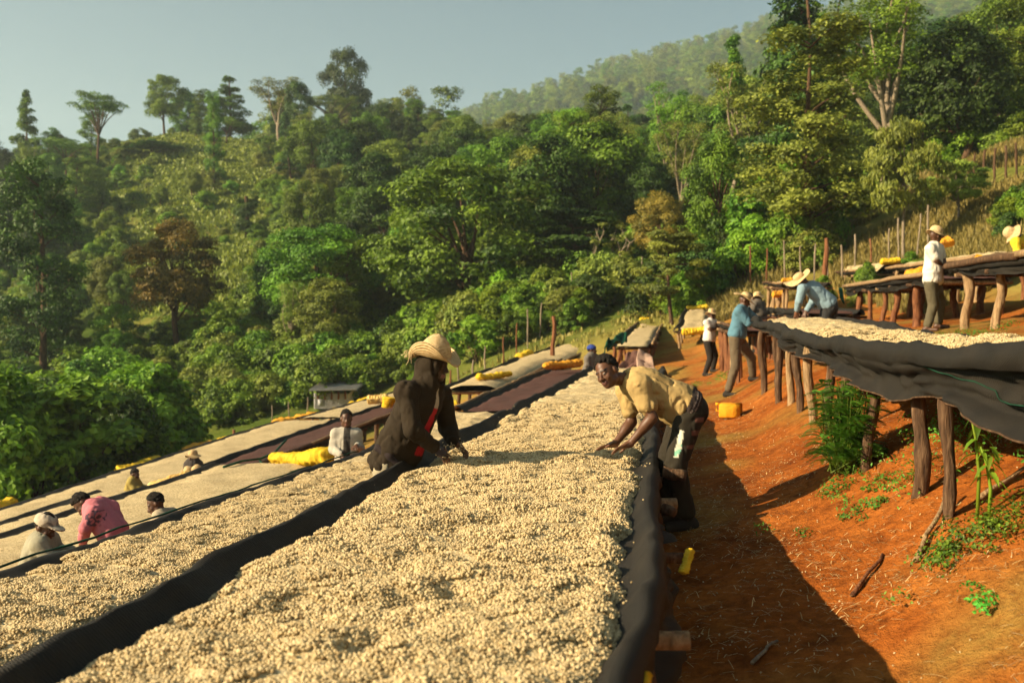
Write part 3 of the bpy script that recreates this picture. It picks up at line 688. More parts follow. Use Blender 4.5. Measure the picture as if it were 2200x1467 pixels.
        per = 60
    elif kind == 'shrub':
        H = 3.2
        for k in range(34):
            a = rg.uniform(0, 6.283); zc = rg.uniform(0, 1); r = math.sqrt(max(.05, 1 - zc * zc)) * rg.uniform(.4, 1)
            c = np.array([math.cos(a) * r * 1.9, math.sin(a) * r * 1.9, .4 + zc * 2.5]); cent.append(c); rad.append(rg.uniform(.4, .75))
            if k < 9: limb((rg.normal() * .2, rg.normal() * .2, -.2), c, .05, .012)
        per = 230; A, B = .095, .06
    elif kind == 'bigleaf':
        H = 5
        for k in range(44):
            a = rg.uniform(0, 6.283); zc = rg.uniform(-.3, 1); r = math.sqrt(max(.05, 1 - zc * zc)) * rg.uniform(.35, 1)
            c = np.array([math.cos(a) * r * 2.4, math.sin(a) * r * 2.4, 1.5 + zc * 3.2]); cent.append(c); rad.append(rg.uniform(.45, .85))
            if k < 12: limb((rg.normal() * .3, rg.normal() * .3, -.2), c, .06, .015)
        per = 130; A, B = .15, .11
    elif kind == 'column':
        H = 7; limb((0, 0, -.3), (0, 0, 6), .3, .25)
        for k in range(40):
            z = rg.uniform(.3, 6.6); w = (1.1 + .5 * sstep(4, 6, z)) * rg.uniform(.5, 1); a = rg.uniform(0, 6.283)
            cent.append(np.array([math.cos(a) * w + .3 * math.sin(z), math.sin(a) * w, z])); rad.append(rg.uniform(.5, .8))
        per = 260; A, B = .09, .06
    v, f, tint = leaves(cent, rad, np.maximum(8, (per * (np.array(rad) / np.mean(rad)) ** 2).astype(int)), A, B, rg, flatn, .35, hang)
    tv, tf = merge(tubes)
    return mesh('trunk', tv, tf, M[mat_wood]), (v, f, tint), H
PROTO = {}
CROWN = {}
def proto(kind, seed, leaf):
    key = (kind, seed)
    if key not in PROTO: PROTO[key] = tree_proto(kind, seed)
    ck = (kind, seed, leaf)
    if ck not in CROWN:
        v, f, tint = PROTO[key][1]; CROWN[ck] = mesh('crown', v, f, M[leaf], smooth=False, attrs={'tint': tint})
    xy = np.percentile(np.hypot(PROTO[key][1][0][:, 0], PROTO[key][1][0][:, 1]), 93); zt_ = np.percentile(PROTO[key][1][0][:, 2], 99.3)
    return PROTO[key][0], CROWN[ck], zt_, xy
def plant_tree(name, kind, leaf, px, d, ytop, wpx, label, cat='tree', group=None, seed=1, rz=None, sink=0.0, zbase=None):
    tr, cr, H, rad = proto(kind, seed, leaf)
    g = onx(px, d); zb = (g[2] if zbase is None else zbase) - sink
    ztop = P(px, ytop, d)[2]; sz = max(.25, (ztop - zb) / H); sxy = (wpx / 2 * d / F) / rad if wpx else sz
    o = empty(name, (g[0], g[1], zb), label, cat, group)
    o.rotation_euler = (0, 0, random.uniform(0, 6.28) if rz is None else rz); o.scale = (sxy, sxy, sz)
    link('trunk', tr, o); link('crown', cr, o)
    return o
T = plant_tree
# trees one can single out
T('tree', 'tall', 'leaf_dark', 88, 63, 352, 175, 'tall dark leaning tree at the left edge above the thicket', seed=2)
T('tree', 'broad', 'leaf_orange', 385, 66, 478, 195, 'round tree with rusty orange leaves on the left slope', seed=1)
T('vine_column', 'column', 'leaf_dark', 530, 105, 412, 52, 'dead dark trunk wrapped in vines on the grassy slope', 'tree', seed=1)
T('tree', 'broad', 'leaf_bright', 357, 178, 165, 85, 'rounded bright tree alone on the grassy crest', seed=2)
T('tree', 'conic', 'leaf_green', 495, 178, 168, 95, 'pointed tree at the right end of the grassy crest', seed=1)
T('tree', 'tall', 'leaf_green', 445, 176, 196, 60, 'slim tree beside the pointed tree on the crest', seed=3)
T('tree', 'round', 'leaf_green', 405, 186, 200, 70, 'soft round tree between the bright crest tree and the slim one', seed=1)
T('tree', 'umbrella', 'leaf_green', 212, 150, 206, 125, 'flat topped umbrella tree against the sky', seed=1)
T('tree', 'conic', 'leaf_green', 63, 150, 200, 70, 'small pointed treetop poking above the wood near the left edge', seed=2)
T('tree', 'broad', 'leaf_dark', 745, 190, 110, 105, 'tallest dark tree rising into the sky above the crest', seed=1)
T('tree', 'sparse', 'leaf_olive', 605, 165, 165, 110, 'tall pale stemmed tree with an airy crown on the crest', seed=1)
T('tree', 'round', 'leaf_dark', 640, 160, 178, 60, 'dense dark tree touching the airy pale stemmed tree', seed=2)
T('tree', 'tall', 'leaf_green', 462, 128, 200, 42, 'thin pole tree standing in the grass of the left slope', seed=2)
T('tree', 'layered', 'leaf_dark', 335, 150, 322, 130, 'low flat dark tree spreading below the grassy crest', seed=1)
T('tree', 'broad', 'leaf_green', 1000, 60, 352, 375, 'large spreading tree in the centre behind the straw hat', seed=1, rz=1.0, sink=2.6)
T('tree', 'broad', 'leaf_green', 690, 64, 490, 250, 'wide leafy tree left of the large central tree', seed=2, rz=2.0)
T('tree', 'round', 'leaf_green', 1285, 72, 270, 190, 'dense rounded tree right of the large central tree', seed=1)
T('tree', 'layered', 'leaf_dark', 1235, 60, 455, 250, 'dark tree with flat layered boughs behind the far beds', seed=2)
T('tree', 'bare', 'leaf_olive', 1315, 57, 470, 120, 'nearly bare tree with pale forking branches', seed=1, zbase=None)
T('tree', 'broad', 'leaf_orange', 1415, 57, 415, 120, 'tree with yellowing leaves beside the nearly bare tree', seed=3)
T('tree', 'tall', 'leaf_olive', 1735, 42, 58, 270, 'very tall olive tree behind the row of stakes', seed=1, rz=.6)
T('tree', 'conic', 'leaf_dark', 1715, 60, -90, 210, 'dark pine like tree cut off by the top edge', seed=3)
T('tree', 'sparse', 'leaf_bright', 1895, 56, -45, 235, 'tall tree with long bare pale limbs and bright leaves', seed=2, rz=.3)
T('tree', 'round', 'leaf_dark', 2055, 55, 62, 200, 'big dark tree standing behind the grassy hillside', seed=3)
T('tree', 'tall', 'leaf_dark', 1990, 60, 105, 130, 'dark slender tree beside the pale limbed tree', seed=1)
T('tree', 'droopy', 'leaf_olive', 1940, 36, 262, 165, 'small pale drooping tree on the dry grass', seed=1, rz=.4)
T('tree', 'droopy', 'leaf_olive', 2055, 38, 350, 115, 'smaller drooping tree right of the pale one on dry grass', seed=2, rz=1.4)
T('tree', 'tall', 'leaf_green', 2185, 75, 60, 150, 'leafy tree at the right edge above the hillside', seed=2)
T('tree', 'broad', 'leaf_bright', 2215, 58, 190, 130, 'bright tree at the right edge beside the hillside crest', seed=1)
T('shrub', 'layered', 'leaf_olive', 1445, 41, 500, 150, 'spreading low tree behind the stakes near the tilted bed', 'tree', seed=1)
T('tree', 'conic', 'leaf_green', 1570, 72, 85, 110, 'tall slender tree rising before the far hazy ridge', seed=2)
T('tree', 'sparse', 'leaf_bright', 1430, 90, 190, 110, 'light green young tree before the far ridge', seed=1)
T('tree', 'tall', 'leaf_green', 1290, 100, 185, 90, 'slim treetop standing out before the far ridge', seed=3)
T('tree', 'tall', 'leaf_bright', 1225, 80, 245, 90, 'bright slim tree left of the dense rounded tree', seed=1)
T('tree', 'round', 'leaf_olive', 1140, 68, 320, 130, 'pale rounded tree behind the large central tree', seed=2)
T('tree', 'round', 'leaf_dark', 1640, 46, 420, 120, 'dark bushy tree behind the stakes', seed=1)
T('tree', 'broad', 'leaf_green', 1545, 48, 300, 150, 'leafy tree with pale stems left of the very tall olive tree', seed=2)

# the wood: one kind of label where nothing tells the trees apart
kinds = [('broad', 'leaf_green', 'broad green tree among its like in the hillside wood', 'broad green trees of the hillside wood'),
         ('round', 'leaf_dark', 'dark rounded tree crowded into the hillside wood', 'dark rounded trees of the hillside wood'),
         ('tall', 'leaf_green', 'slender green tree standing in the hillside wood', 'slender green trees of the hillside wood'),
         ('conic', 'leaf_dark', 'dark pointed tree standing in the hillside wood', 'dark pointed trees of the hillside wood'),
         ('round', 'leaf_olive', 'greyish olive tree with a round crown in the hillside wood', 'olive trees of the hillside wood'),
         ('umbrella', 'leaf_green', 'flat crowned green tree in the hillside wood', 'flat crowned trees of the hillside wood'),
         ('sparse', 'leaf_olive', 'airy pale stemmed tree in the hillside wood', 'airy trees of the hillside wood')]
rg = np.random.default_rng(99)
placed = []
def forest(n, x0, x1, d0, d1, h0, h1, wts, avoid=None, gap=.55):
    c = 0; tries = 0
    while c < n and tries < n * 30:
        tries += 1
        px = rg.uniform(x0, x1); d = math.sqrt(rg.uniform(d0 ** 2, d1 ** 2)); X = (px - 1100) / F * d; h = rg.uniform(h0, h1)
        if avoid and avoid(px, d): continue
        if any((X - q[0]) ** 2 + (d - q[1]) ** 2 < (gap * (h * .42 + q[2] * .42)) ** 2 for q in placed): continue
        placed.append((X, d, h)); c += 1
        reg = 'on the left slope' if px < 560 else ('on the middle slope' if px < 1100 else ('before the far ridge' if px < 1600 else 'behind the right hand beds'))
        k, leaf, lab, grp = kinds[rg.choice(7, p=np.array(wts) / sum(wts))]
        lab = lab.replace('hillside wood', 'wood ' + reg); grp = grp.replace('hillside wood', 'wood ' + reg)
        z = float(zr(X, d)); yt = 690 - (z + h - CAMZ) / d * F
        T('tree', k, leaf, px, d, yt, h * rg.uniform(.55, .8) / d * F if k in ('broad', 'round') else (h * rg.uniform(1.0, 1.2) / d * F if k == 'umbrella' else h * rg.uniform(.36, .5) / d * F), lab, 'tree', grp, seed=int(rg.integers(1, 4)))
crest = lambda px, d: (210 < px < 560 and 78 < d < 186)
forest(20, -60, 200, 100, 165, 6, 9, [3, 2, 2, 1, 2, 1.5, 1])
forest(9, 150, 560, 188, 215, 3.5, 6, [2, 1, 2, 1, 1, 1, 1])
forest(11, 230, 590, 75, 180, 2.0, 4, [3, 2, 1, 0, 3, 1, 0], avoid=lambda px, d: (270 < px < 560 and d > 90 and rg.uniform() < .75))
forest(92, 610, 1120, 75, 200, 5, 9.5, [3, 3, 2, 1.5, 2, .6, 1.5])
forest(84, 1080, 1640, 64, 200, 6, 10.5, [3, 2, 3, 2, 1.5, .6, 1.5])
forest(46, 1560, 2330, 58, 170, 7, 12, [3, 3, 2, 2, 1.5, .4, 1])
forest(14, -60, 270, 60, 92, 3, 5.5, [3, 2, 1, 0, 2, 0, .5])
forest(12, 560, 900, 58, 78, 4.5, 7, [3, 1, 1, 0, 2, 0, 1])

# shrubs of the thicket below the outermost bed and along the stakes
rs = np.random.default_rng(5)
bk = [('bigleaf', 'leaf_bright', 'large leaved bright bush in the thicket below the beds', 'bright bushes of the thicket'), ('bigleaf', 'leaf_green', 'large leaved green bush in the thicket below the beds', 'green bushes of the thicket'), ('shrub', 'leaf_bright', 'small leaved bright shrub in the thicket', 'small bright shrubs of the thicket'), ('shrub', 'leaf_dark', 'dark shrub in the thicket', 'dark shrubs of the thicket'), ('shrub', 'leaf_olive', 'greyish shrub in the thicket', 'greyish shrubs of the thicket')]
def bushes(n, x0, x1, d0, d1, h0, h1, p, okf=None, reg='below the outermost bed'):
    for _ in range(n):
        px = rs.uniform(x0, x1); d = rs.uniform(d0, d1); h = rs.uniform(h0, h1)
        X = (px - 1100) / F * d; s = X - .157 * d
        if okf and not okf(px, d, s): continue
        k, leaf, lab, grp = bk[rs.choice(5, p=np.array(p) / sum(p))]
        lab, grp = lab.replace(' below the beds', '').replace('the thicket', 'the thicket ' + reg), grp + ' ' + reg
        z = float(zr(X, d)); yt = 690 - (z + h - CAMZ) / d * F
        T('shrub', k, leaf, px, d, yt, h * rs.uniform(.85, 1.25) / d * F, lab, 'shrub', grp, seed=int(rs.integers(1, 4)), sink=.15)
nohut = lambda px, d, s: not (330 < px < 900 and d < 63)
okt = lambda px, d, s: s < -16.8 - (0.05 * d)
bushes(95, -30, 590, 27, 54, 2.2, 4.8, [4.5, 2.5, 2, 1, .6], lambda px, d, s: okt(px, d, s) and not (px > 330 and d > 40))
bushes(40, -60, 900, 52, 72, 1.5, 3.2, [3, 2, 2, 1.4, 1], lambda px, d, s: okt(px, d, s) and nohut(px, d, s), 'far below the left slope')
bushes(30, 560, 1000, 55, 68, 2.0, 4.5, [3, 2, 2, 1, 1], lambda px, d, s: okt(px, d, s) and nohut(px, d, s), 'behind the tin hut')
bushes(40, 900, 1400, 48, 60, .8, 2.2, [2, 2, 2, 1, 1], None, 'behind the far beds')
bushes(34, 1380, 1800, 41, 52, 1.2, 2.8, [1.2, 1.6, 2, 1.0, 1], None, 'behind the row of stakes')
bushes(16, 1760, 2260, 30, 36, .5, 1.1, [1, 1, 2, 1, 1], None, 'on the dry hillside')
bushes(12, 1580, 1800, 43, 50, 2.5, 4.5, [2, 2, 2, 1, 0], None, 'under the very tall olive tree')

# undergrowth of the far slopes and the wood of the far ridge: nobody could count them
def stuff_points(name, pts, col, smin, smax, label, cat, tilt=.08, seed=0):
    me = mesh(name, pts, np.zeros((0, 4), int)) if False else None
    me = bpy.data.meshes.new(name); me.vertices.add(len(pts)); me.vertices.foreach_set('co', np.asarray(pts, np.float32).ravel()); me.update()
    o = link(name, me); tag(o, label, cat, None, 'stuff'); scatter_mod(o, col, smin, smax, tilt=tilt, seed=seed); return o
def small_crowns(kind, leafs, seed=1, keep=.45):
    out = []
    for k, lf in enumerate(leafs):
        proto(kind, seed + k % 3, lf); v, f, tint = PROTO[(kind, seed + k % 3)][1]
        n = len(f); sel = np.arange(n)[np.random.default_rng(k).uniform(size=n) < keep]
        vv = v.reshape(n, 4, 3)[sel]; c = vv.mean(1, keepdims=True); vv = c + (vv - c) * 1.45
        out.append(mesh('clump', vv.reshape(-1, 3), np.arange(len(sel) * 4).reshape(-1, 4), M[lf], smooth=False, attrs={'tint': tint.reshape(n, 4)[sel].ravel()}))
    return out
scr = hidden_set('scrub', small_crowns('shrub', ['leaf_green', 'leaf_olive', 'leaf_bright', 'leaf_olive', 'leaf_bright', 'leaf_green'], 1, .4))
n = 5200; px = rs.uniform(-250, 2450, n); d = np.exp(rs.uniform(math.log(52), math.log(210), n)); X = (px - 1100) / F * d
open_ = sstep(225, 290, px) * (1 - sstep(560, 620, px)) * (d > 75) * (d < 185); keep = rs.uniform(size=n) > open_ * .86
nz = fbm(X * .06, d * .06, 0, 77, 3); keep &= nz > -.25
stuff_points('undergrowth', np.stack([X, d, zr(X, d) - .35], 1)[keep], scr, .3, .85, 'low green scrub covering the far slopes', 'undergrowth')
farw_ = hidden_set('far_tree', small_crowns('broad', ['leaf_green', 'leaf_dark', 'leaf_olive'], 1, .3) + small_crowns('tall', ['leaf_green', 'leaf_olive'], 1, .3) + small_crowns('round', ['leaf_dark', 'leaf_green', 'leaf_olive'], 1, .3))
n = 9000; px = rs.uniform(560, 2500, n); d = np.sqrt(rs.uniform(205 ** 2, 960 ** 2, n)); X = (px - 1100) / F * d
stuff_points('far_forest', np.stack([X, d, zr(X, d) - .6], 1), farw_, .75, 1.6, 'hazy wood covering the far ridge', 'forest', .04, 5)
# ------------------------------------------------------------------ people: one continuous surface each, grown from a distance field
class Field:
    def __init__(s, lo, hi, vox):
        s.lo = np.array(lo, float) - 2 * vox; s.vox = vox
        s.n = np.ceil((np.array(hi) + 2 * vox - s.lo) / vox).astype(int) + 1
        s.D = np.full(s.n, .25, np.float32)
        s.ax = [s.lo[i] + vox * np.arange(s.n[i]) for i in range(3)]
    def sub(s, lo, hi):
        a = np.clip(np.floor((np.array(lo) - s.lo) / s.vox).astype(int), 0, s.n); b = np.clip(np.ceil((np.array(hi) - s.lo) / s.vox).astype(int) + 1, 0, s.n)
        sl = tuple(slice(a[i], b[i]) for i in range(3))
        g = np.stack(np.meshgrid(*[s.ax[i][sl[i]] for i in range(3)], indexing='ij'), -1)
        return sl, g
    def add(s, d, sl, k, cut=False):
        a = s.D[sl]
        if a.size == 0: return
        if cut: h = np.clip(.5 - .5 * (a + d) / k, 0, 1); s.D[sl] = a * (1 - h) - d * h + k * h * (1 - h) if False else np.maximum(a, -d)
        else: h = np.clip(.5 + .5 * (a - d) / k, 0, 1); s.D[sl] = a * (1 - h) + d * h - k * h * (1 - h)
    def cone(s, a, b, ra, rb, k=.02):
        a, b = np.array(a, float), np.array(b, float); r = max(ra, rb) + k + 3 * s.vox
        sl, g = s.sub(np.minimum(a, b) - r, np.maximum(a, b) + r)
        if g.size == 0: return
        ab = b - a; t = np.clip(((g - a) @ ab) / (ab @ ab + 1e-12), 0, 1)
        s.add(np.linalg.norm(g - a - t[..., None] * ab, axis=-1) - (ra + (rb - ra) * t), sl, k)
    def ell(s, c, fr, rad, k=.02, cut=False):
        c = np.array(c, float); rad = np.array(rad, float); r = rad.max() + k + 3 * s.vox
        sl, g = s.sub(c - r, c + r)
        if g.size == 0: return
        q = (g - c) @ np.array(fr, float).T
        k0 = np.linalg.norm(q / rad, axis=-1); k1 = np.linalg.norm(q / rad ** 2, axis=-1) + 1e-9
        s.add(k0 * (k0 - 1) / k1, sl, k, cut)
    def mesh(s):
        D = s.D; S = D < 0; nx, ny, nz = D.shape
        c = np.zeros((nx - 1, ny - 1, nz - 1), np.int8)
        off = [(a, b, e) for a in (0, 1) for b in (0, 1) for e in (0, 1)]
        for a, b, e in off: c += S[a:nx - 1 + a, b:ny - 1 + b, e:nz - 1 + e]
        act = (c > 0) & (c < 8); idx = np.argwhere(act); vid = np.full(c.shape, -1, np.int64); vid[act] = np.arange(len(idx))
        pos = np.zeros((len(idx), 3)); cnt = np.zeros(len(idx))
        for p in off:
            for ax in range(3):
                if p[ax]: continue
                q = list(p); q[ax] = 1
                d0 = D[idx[:, 0] + p[0], idx[:, 1] + p[1], idx[:, 2] + p[2]]; d1 = D[idx[:, 0] + q[0], idx[:, 1] + q[1], idx[:, 2] + q[2]]
                m = (d0 < 0) != (d1 < 0); t = np.where(m, d0 / np.where(m, d0 - d1, 1), 0)
                w = np.array(p, float)[None] + np.eye(3)[ax][None] * t[:, None]; pos += w * m[:, None]; cnt += m
        v = s.lo + s.vox * (idx + pos / cnt[:, None])
        quads = []
        for ax in range(3):
            b, e = (ax + 1) % 3, (ax + 2) % 3
            A = np.argwhere(np.take(S, np.arange(D.shape[ax] - 1), ax) != np.take(S, np.arange(1, D.shape[ax]), ax))
            A = A[(A[:, b] > 0) & (A[:, e] > 0) & (A[:, b] < D.shape[b] - 1) & (A[:, e] < D.shape[e] - 1)]
            eb, ee = np.eye(3, dtype=int)[b], np.eye(3, dtype=int)[e]
            q = np.stack([vid[tuple((A - o).T)] for o in (0 * eb, eb, eb + ee, ee)], 1)
            ins = S[tuple(A.T)]; q[~ins] = q[~ins][:, ::-1]; quads.append(q)
        q = np.vstack(quads); q = q[(q >= 0).all(1)]
        return v, q

def unit(v): v = np.array(v, float); return v / (np.linalg.norm(v) + 1e-9)
def frame(up, fwd):
    up = unit(up); fwd = np.array(fwd, float); fwd = unit(fwd - up * (fwd @ up)); lat = np.cross(up, fwd)   # lat points to the person's left
    return np.stack([lat, fwd, up])
def wr(p, amp, sc, seed):
    return amp * (1.1 * np.maximum(0, 1 - 3.2 * np.abs(vnoise(p[..., 0] * sc, p[..., 1] * sc, p[..., 2] * sc * .6, seed))) - .75)

SKIN = (0.085, 0.036, 0.018); PALM = (0.20, 0.09, 0.05)
def person(label, J, face, head_up=None, top=None, top_col=(.3, .3, .3), sleeve=1.0, pants_col=(.05, .045, .035), skin=SKIN, vox=.011, hat=None, hair=True, hero=False,
           scale=1.0, torso=(.165, .105), hands=None, wrinkle=.006, extra=None, hood=False, open_front=None, shoe_col=(.03, .025, .02), fem=False, base=None, shirt_len=0.0, paint=None, top_paint=None, hair_col=None, eye_whites=True, cap=None):
    """J: joints in world coordinates: head, neck, pel, shL shR elL elR wrL wrR hipL hipR knL knR anL anR (L is the person's own left)"""
    J = {k: np.array(v, float) for k, v in J.items()}; sc = scale
    up = unit(J['neck'] - J['pel']); lat = unit(J['shL'] - J['shR']); fwd = unit(np.cross(lat, up)); lat = np.cross(up, fwd); TF = np.stack([lat, fwd, up])
    hlat = unit(J['hipL'] - J['hipR'])
    hu = unit(head_up) if head_up is not None else unit(J['head'] - J['neck']); HF = frame(hu, face); hc = J['head']
    H = lambda a, b, c: hc + (HF[0] * a + HF[1] * b + HF[2] * c) * sc
    chest = J['neck'] + (J['pel'] - J['neck']) * .30; belly = J['neck'] + (J['pel'] - J['neck']) * .68
    allp = np.array(list(J.values()) + [H(0, 0, .16)]); lo, hi = allp.min(0) - .17, allp.max(0) + .17
    base_pt = base if base is not None else np.array([J['pel'][0], J['pel'][1], min(J['anL'][2], J['anR'][2]) - .07])
    root = empty('person', base_pt, label, 'person')
    arms = [('L', 1), ('R', -1)]
    # ---- body
    B = Field(lo, hi, vox)
    B.ell(chest, TF, np.array([torso[0], torso[1], .20]) * sc, .03); B.ell(belly, TF, np.array([torso[0] * .86, torso[1] * .95, .17]) * sc, .05); B.ell(J['pel'], np.stack([hlat, unit(np.cross(hlat, -up) * -1) if False else unit(np.cross(up, hlat) * -1), up]), np.array([.155, .115, .12]) * sc, .05)
    for s_, sg in arms:
        B.cone(J['neck'] - up * .05 * sc, J['sh' + s_], .06 * sc, .058 * sc, .04)
        B.cone(J['sh' + s_], J['el' + s_], .052 * sc, .040 * sc, .02); B.cone(J['el' + s_], J['wr' + s_], .041 * sc, .027 * sc, .015)
        mid = J['el' + s_] + (J['wr' + s_] - J['el' + s_]) * .25; B.ell(mid, frame(J['wr' + s_] - J['el' + s_], fwd + .01), np.array([.042, .042, .08]) * sc, .02)
        B.cone(J['hip' + s_], J['kn' + s_], .085 * sc, .056 * sc, .03); B.cone(J['kn' + s_], J['an' + s_], .056 * sc, .037 * sc, .02)
        cm = J['kn' + s_] + (J['an' + s_] - J['kn' + s_]) * .3 - fwd * .02; B.ell(cm, frame(J['kn' + s_] - J['an' + s_], fwd), np.array([.05, .055, .11]) * sc, .03)
        ff = fwd.copy(); ff[2] = 0; ff = unit(ff)
        toe = J['an' + s_] + ff * .15 * sc - np.array([0, 0, .045 * sc]); heel = J['an' + s_] - ff * .04 * sc - np.array([0, 0, .04 * sc])
        B.cone(heel, toe, .038 * sc, .032 * sc, .02); B.cone(J['an' + s_], heel, .036 * sc, .038 * sc, .02)
    # neck and head
    B.cone(J['neck'], H(0, -.015, -.06), .056 * sc, .050 * sc, .03)
    B.ell(H(0, -.012, .022), HF, np.array([.074, .094, .093]) * sc, .02); B.ell(H(0, .030, -.045), HF, np.array([.056, .062, .074]) * sc, .025)
    B.ell(H(0, .068, -.098), HF, np.array([.026, .022, .020]) * sc, .02); B.cone(H(-.05, .015, -.078), H(.05, .015, -.078), .024 * sc, .024 * sc, .03)
    B.cone(H(-.036, .076, .018), H(.036, .076, .018), .012 * sc, .012 * sc, .014)
    for sg in (-1, 1):
        B.ell(H(.040 * sg, .062, -.032), HF, np.array([.022, .020, .024]) * sc, .015); B.ell(H(.078 * sg, -.008, -.010), HF, np.array([.011, .022, .032]) * sc, .008)
        B.ell(H(.031 * sg, .104, -.004), HF, np.array([.017, .016, .011]) * sc, .01, True); B.ell(H(.031 * sg, .078, -.004), HF, np.array([.014, .012, .012]) * sc, .004)
        B.ell(H(.013 * sg, .098, -.040), HF, np.array([.011, .011, .009]) * sc, .008)
    B.cone(H(0, .086, .004), H(0, .110, -.035), .008 * sc, .014 * sc, .012)
    B.ell(H(0, .090, -.066), HF, np.array([.026, .013, .008]) * sc, .006); B.ell(H(0, .087, -.079), HF, np.array([.022, .013, .009]) * sc, .006)
    # hands: palm, four unequal fingers and a thumb
    palms = []
    for s_, sg in arms:
        hd = (hands or {}).get(s_)
        arm = unit(J['wr' + s_] - J['el' + s_])
        dr = unit(hd[0]) if hd else unit(arm * .8 + np.array([0, 0, -.35])); nrm = unit(hd[1]) if hd else unit(np.array([0, 0, -1.0]) + fwd * .2); curl = hd[2] if hd else .5
        nrm = unit(nrm - dr * (nrm @ dr)); la = np.cross(nrm, dr) * sg      # towards the thumb side
        w0 = J['wr' + s_]; HS = sc * 1.0
        HFm = np.stack([la, nrm, dr])
        B.ell(w0 + dr * .045 * HS, HFm, np.array([.040, .016, .052]) * HS, .015); B.cone(w0, w0 + dr * .03 * HS, .026 * HS, .024 * HS, .015)
        palms.append((w0 + dr * .06 * HS + nrm * .012 * HS, nrm))
        fr = max(.0082, vox * .78)
        for q, (o, L, sp) in enumerate(((.029, .068, .16), (.010, .076, .04), (-.010, .070, -.06), (-.028, .054, -.2))):
            b0 = w0 + (dr * .082 + la * o) * HS; d1 = unit(dr + la * sp * 1.2 + nrm * curl * .35); d2 = unit(dr + la * sp + nrm * curl * 1.3)
            m_ = b0 + d1 * L * .5 * HS; e_ = m_ + d2 * L * .5 * HS
            B.cone(b0 - dr * .02, m_, fr * 1.05, fr, .006); B.cone(m_, e_, fr, fr * .85, .004)
        t0 = w0 + (dr * .025 + la * .030) * HS; t1 = t0 + unit(dr * .75 + la * .7 + nrm * .25) * .042 * HS; t2 = t1 + unit(dr * .95 + la * .15 + nrm * (.2 + .4 * curl)) * .032 * HS
        B.cone(t0, t1, fr * 1.35, fr * 1.15, .008); B.cone(t1, t2, fr * 1.1, fr * .9, .004)
    v, q = B.mesh(); col = np.tile(np.array(skin), (len(v), 1))
    q_ = (v - hc) @ HF.T / sc
    for sg in (-1, 1):
        e = np.hypot((q_[:, 0] - .031 * sg) / 1.5, q_[:, 2] + .004); m = (q_[:, 1] > .06) & (e < .0075); col[m] = (.30, .25, .21) if eye_whites else skin
        m = (q_[:, 1] > .06) & (np.hypot(q_[:, 0] - .031 * sg - .003, q_[:, 2] + .004) < .0062); col[m] = (.008, .006, .005)
        m = (q_[:, 1] > .05) & (np.abs(q_[:, 0] - .033 * sg) < .024) & (np.abs(q_[:, 2] - .022) < .0055); col[m] = (.012, .008, .007)
    m = (q_[:, 1] > .07) & (np.abs(q_[:, 0]) < .027) & (q_[:, 2] < -.058) & (q_[:, 2] > -.089); col[m] = (.15, .06, .045)
    for c, nrm in palms:
        r = v - c; m = (np.linalg.norm(r, axis=1) < .12 * sc) & ((r @ nrm) > -.006); col[m] = PALM
    part(root, 'body', v, q, M['skin'], cols={'col': col})
    # ---- trousers
    Lf = Field(lo, hi, max(vox, .009))
    Lf.ell(J['pel'] - up * .01, np.stack([hlat, unit(np.cross(up, hlat)) * -1, up]), np.array([.178, .138, .135]) * sc, .05); Lf.ell(J['pel'] + up * .09 * sc, TF, np.array([.160, .125, .06]) * sc, .04)
    for s_, sg in arms:
        Lf.cone(J['hip' + s_], J['kn' + s_], .108 * sc, .078 * sc, .03); an = J['an' + s_] + (J['kn' + s_] - J['an' + s_]) * .12; Lf.cone(J['kn' + s_], an, .078 * sc, .066 * sc, .02)
    g = np.stack(np.meshgrid(*Lf.ax, indexing='ij'), -1); near = np.abs(Lf.D) < .06
    Lf.D[near] += wr(g[near], wrinkle * 1.0, 15, 3)
    v, q = Lf.mesh(); col = np.tile(np.array(pants_col), (len(v), 1))
    if paint: col = paint(v, col)
    part(root, 'trousers', v, q, M['cloth'], cols={'col': col})
    # ---- shirt or jacket
    Sf = Field(lo, hi, max(vox, .009)); ex = .022 if hero else .02
    Sf.ell(chest, TF, np.array([torso[0] + ex, torso[1] + ex + .008, .215]) * sc, .03); Sf.ell(belly, TF, np.array([torso[0] + ex - .004, torso[1] + ex + .014, .19 + shirt_len]) * sc, .05)
    Sf.ell(belly * .5 + J['pel'] * .5, TF, np.array([torso[0] + ex, torso[1] + ex + .018, .15]) * sc, .05)
    bot = J['pel'] + up * (.02 - shirt_len) * sc; Sf.ell(bot, TF, np.array([torso[0] + ex + .01, torso[1] + ex + .028, .10]) * sc, .05)
    for s_, sg in arms:
        Sf.cone(J['neck'] - up * .055 * sc, J['sh' + s_], .070 * sc, .076 * sc, .04)
        e_ = J['sh' + s_] + (J['el' + s_] - J['sh' + s_]) * min(1, sleeve * 1.0); Sf.cone(J['sh' + s_], e_, .076 * sc, (.068 if sleeve < 1 else .060) * sc, .03)
        if sleeve > 1: w_ = J['el' + s_] + (J['wr' + s_] - J['el' + s_]) * (sleeve - 1); Sf.cone(J['el' + s_], w_, .062 * sc, .050 * sc, .02)
    Sf.ell(J['neck'] + up * .0, TF, np.array([.075, .07, .035]) * sc, .03)
    if hood:
        Sf.ell(H(0, -.022, .005), HF, np.array([.098, .112, .128]) * sc, .03); Sf.cone(H(0, -.05, -.05), J['neck'] - fwd * .03, .085 * sc, .10 * sc, .05); Sf.cone(H(.07, .03, -.09), J['neck'] + fwd * .06 + lat * .03, .03, .04, .03); Sf.cone(H(-.07, .03, -.09), J['neck'] + fwd * .06 - lat * .03, .03, .04, .03)
        Sf.ell(H(0, .105, -.035), HF, np.array([.066, .10, .10]) * sc, .02, True)
    g = np.stack(np.meshgrid(*Sf.ax, indexing='ij'), -1); near = np.abs(Sf.D) < .06
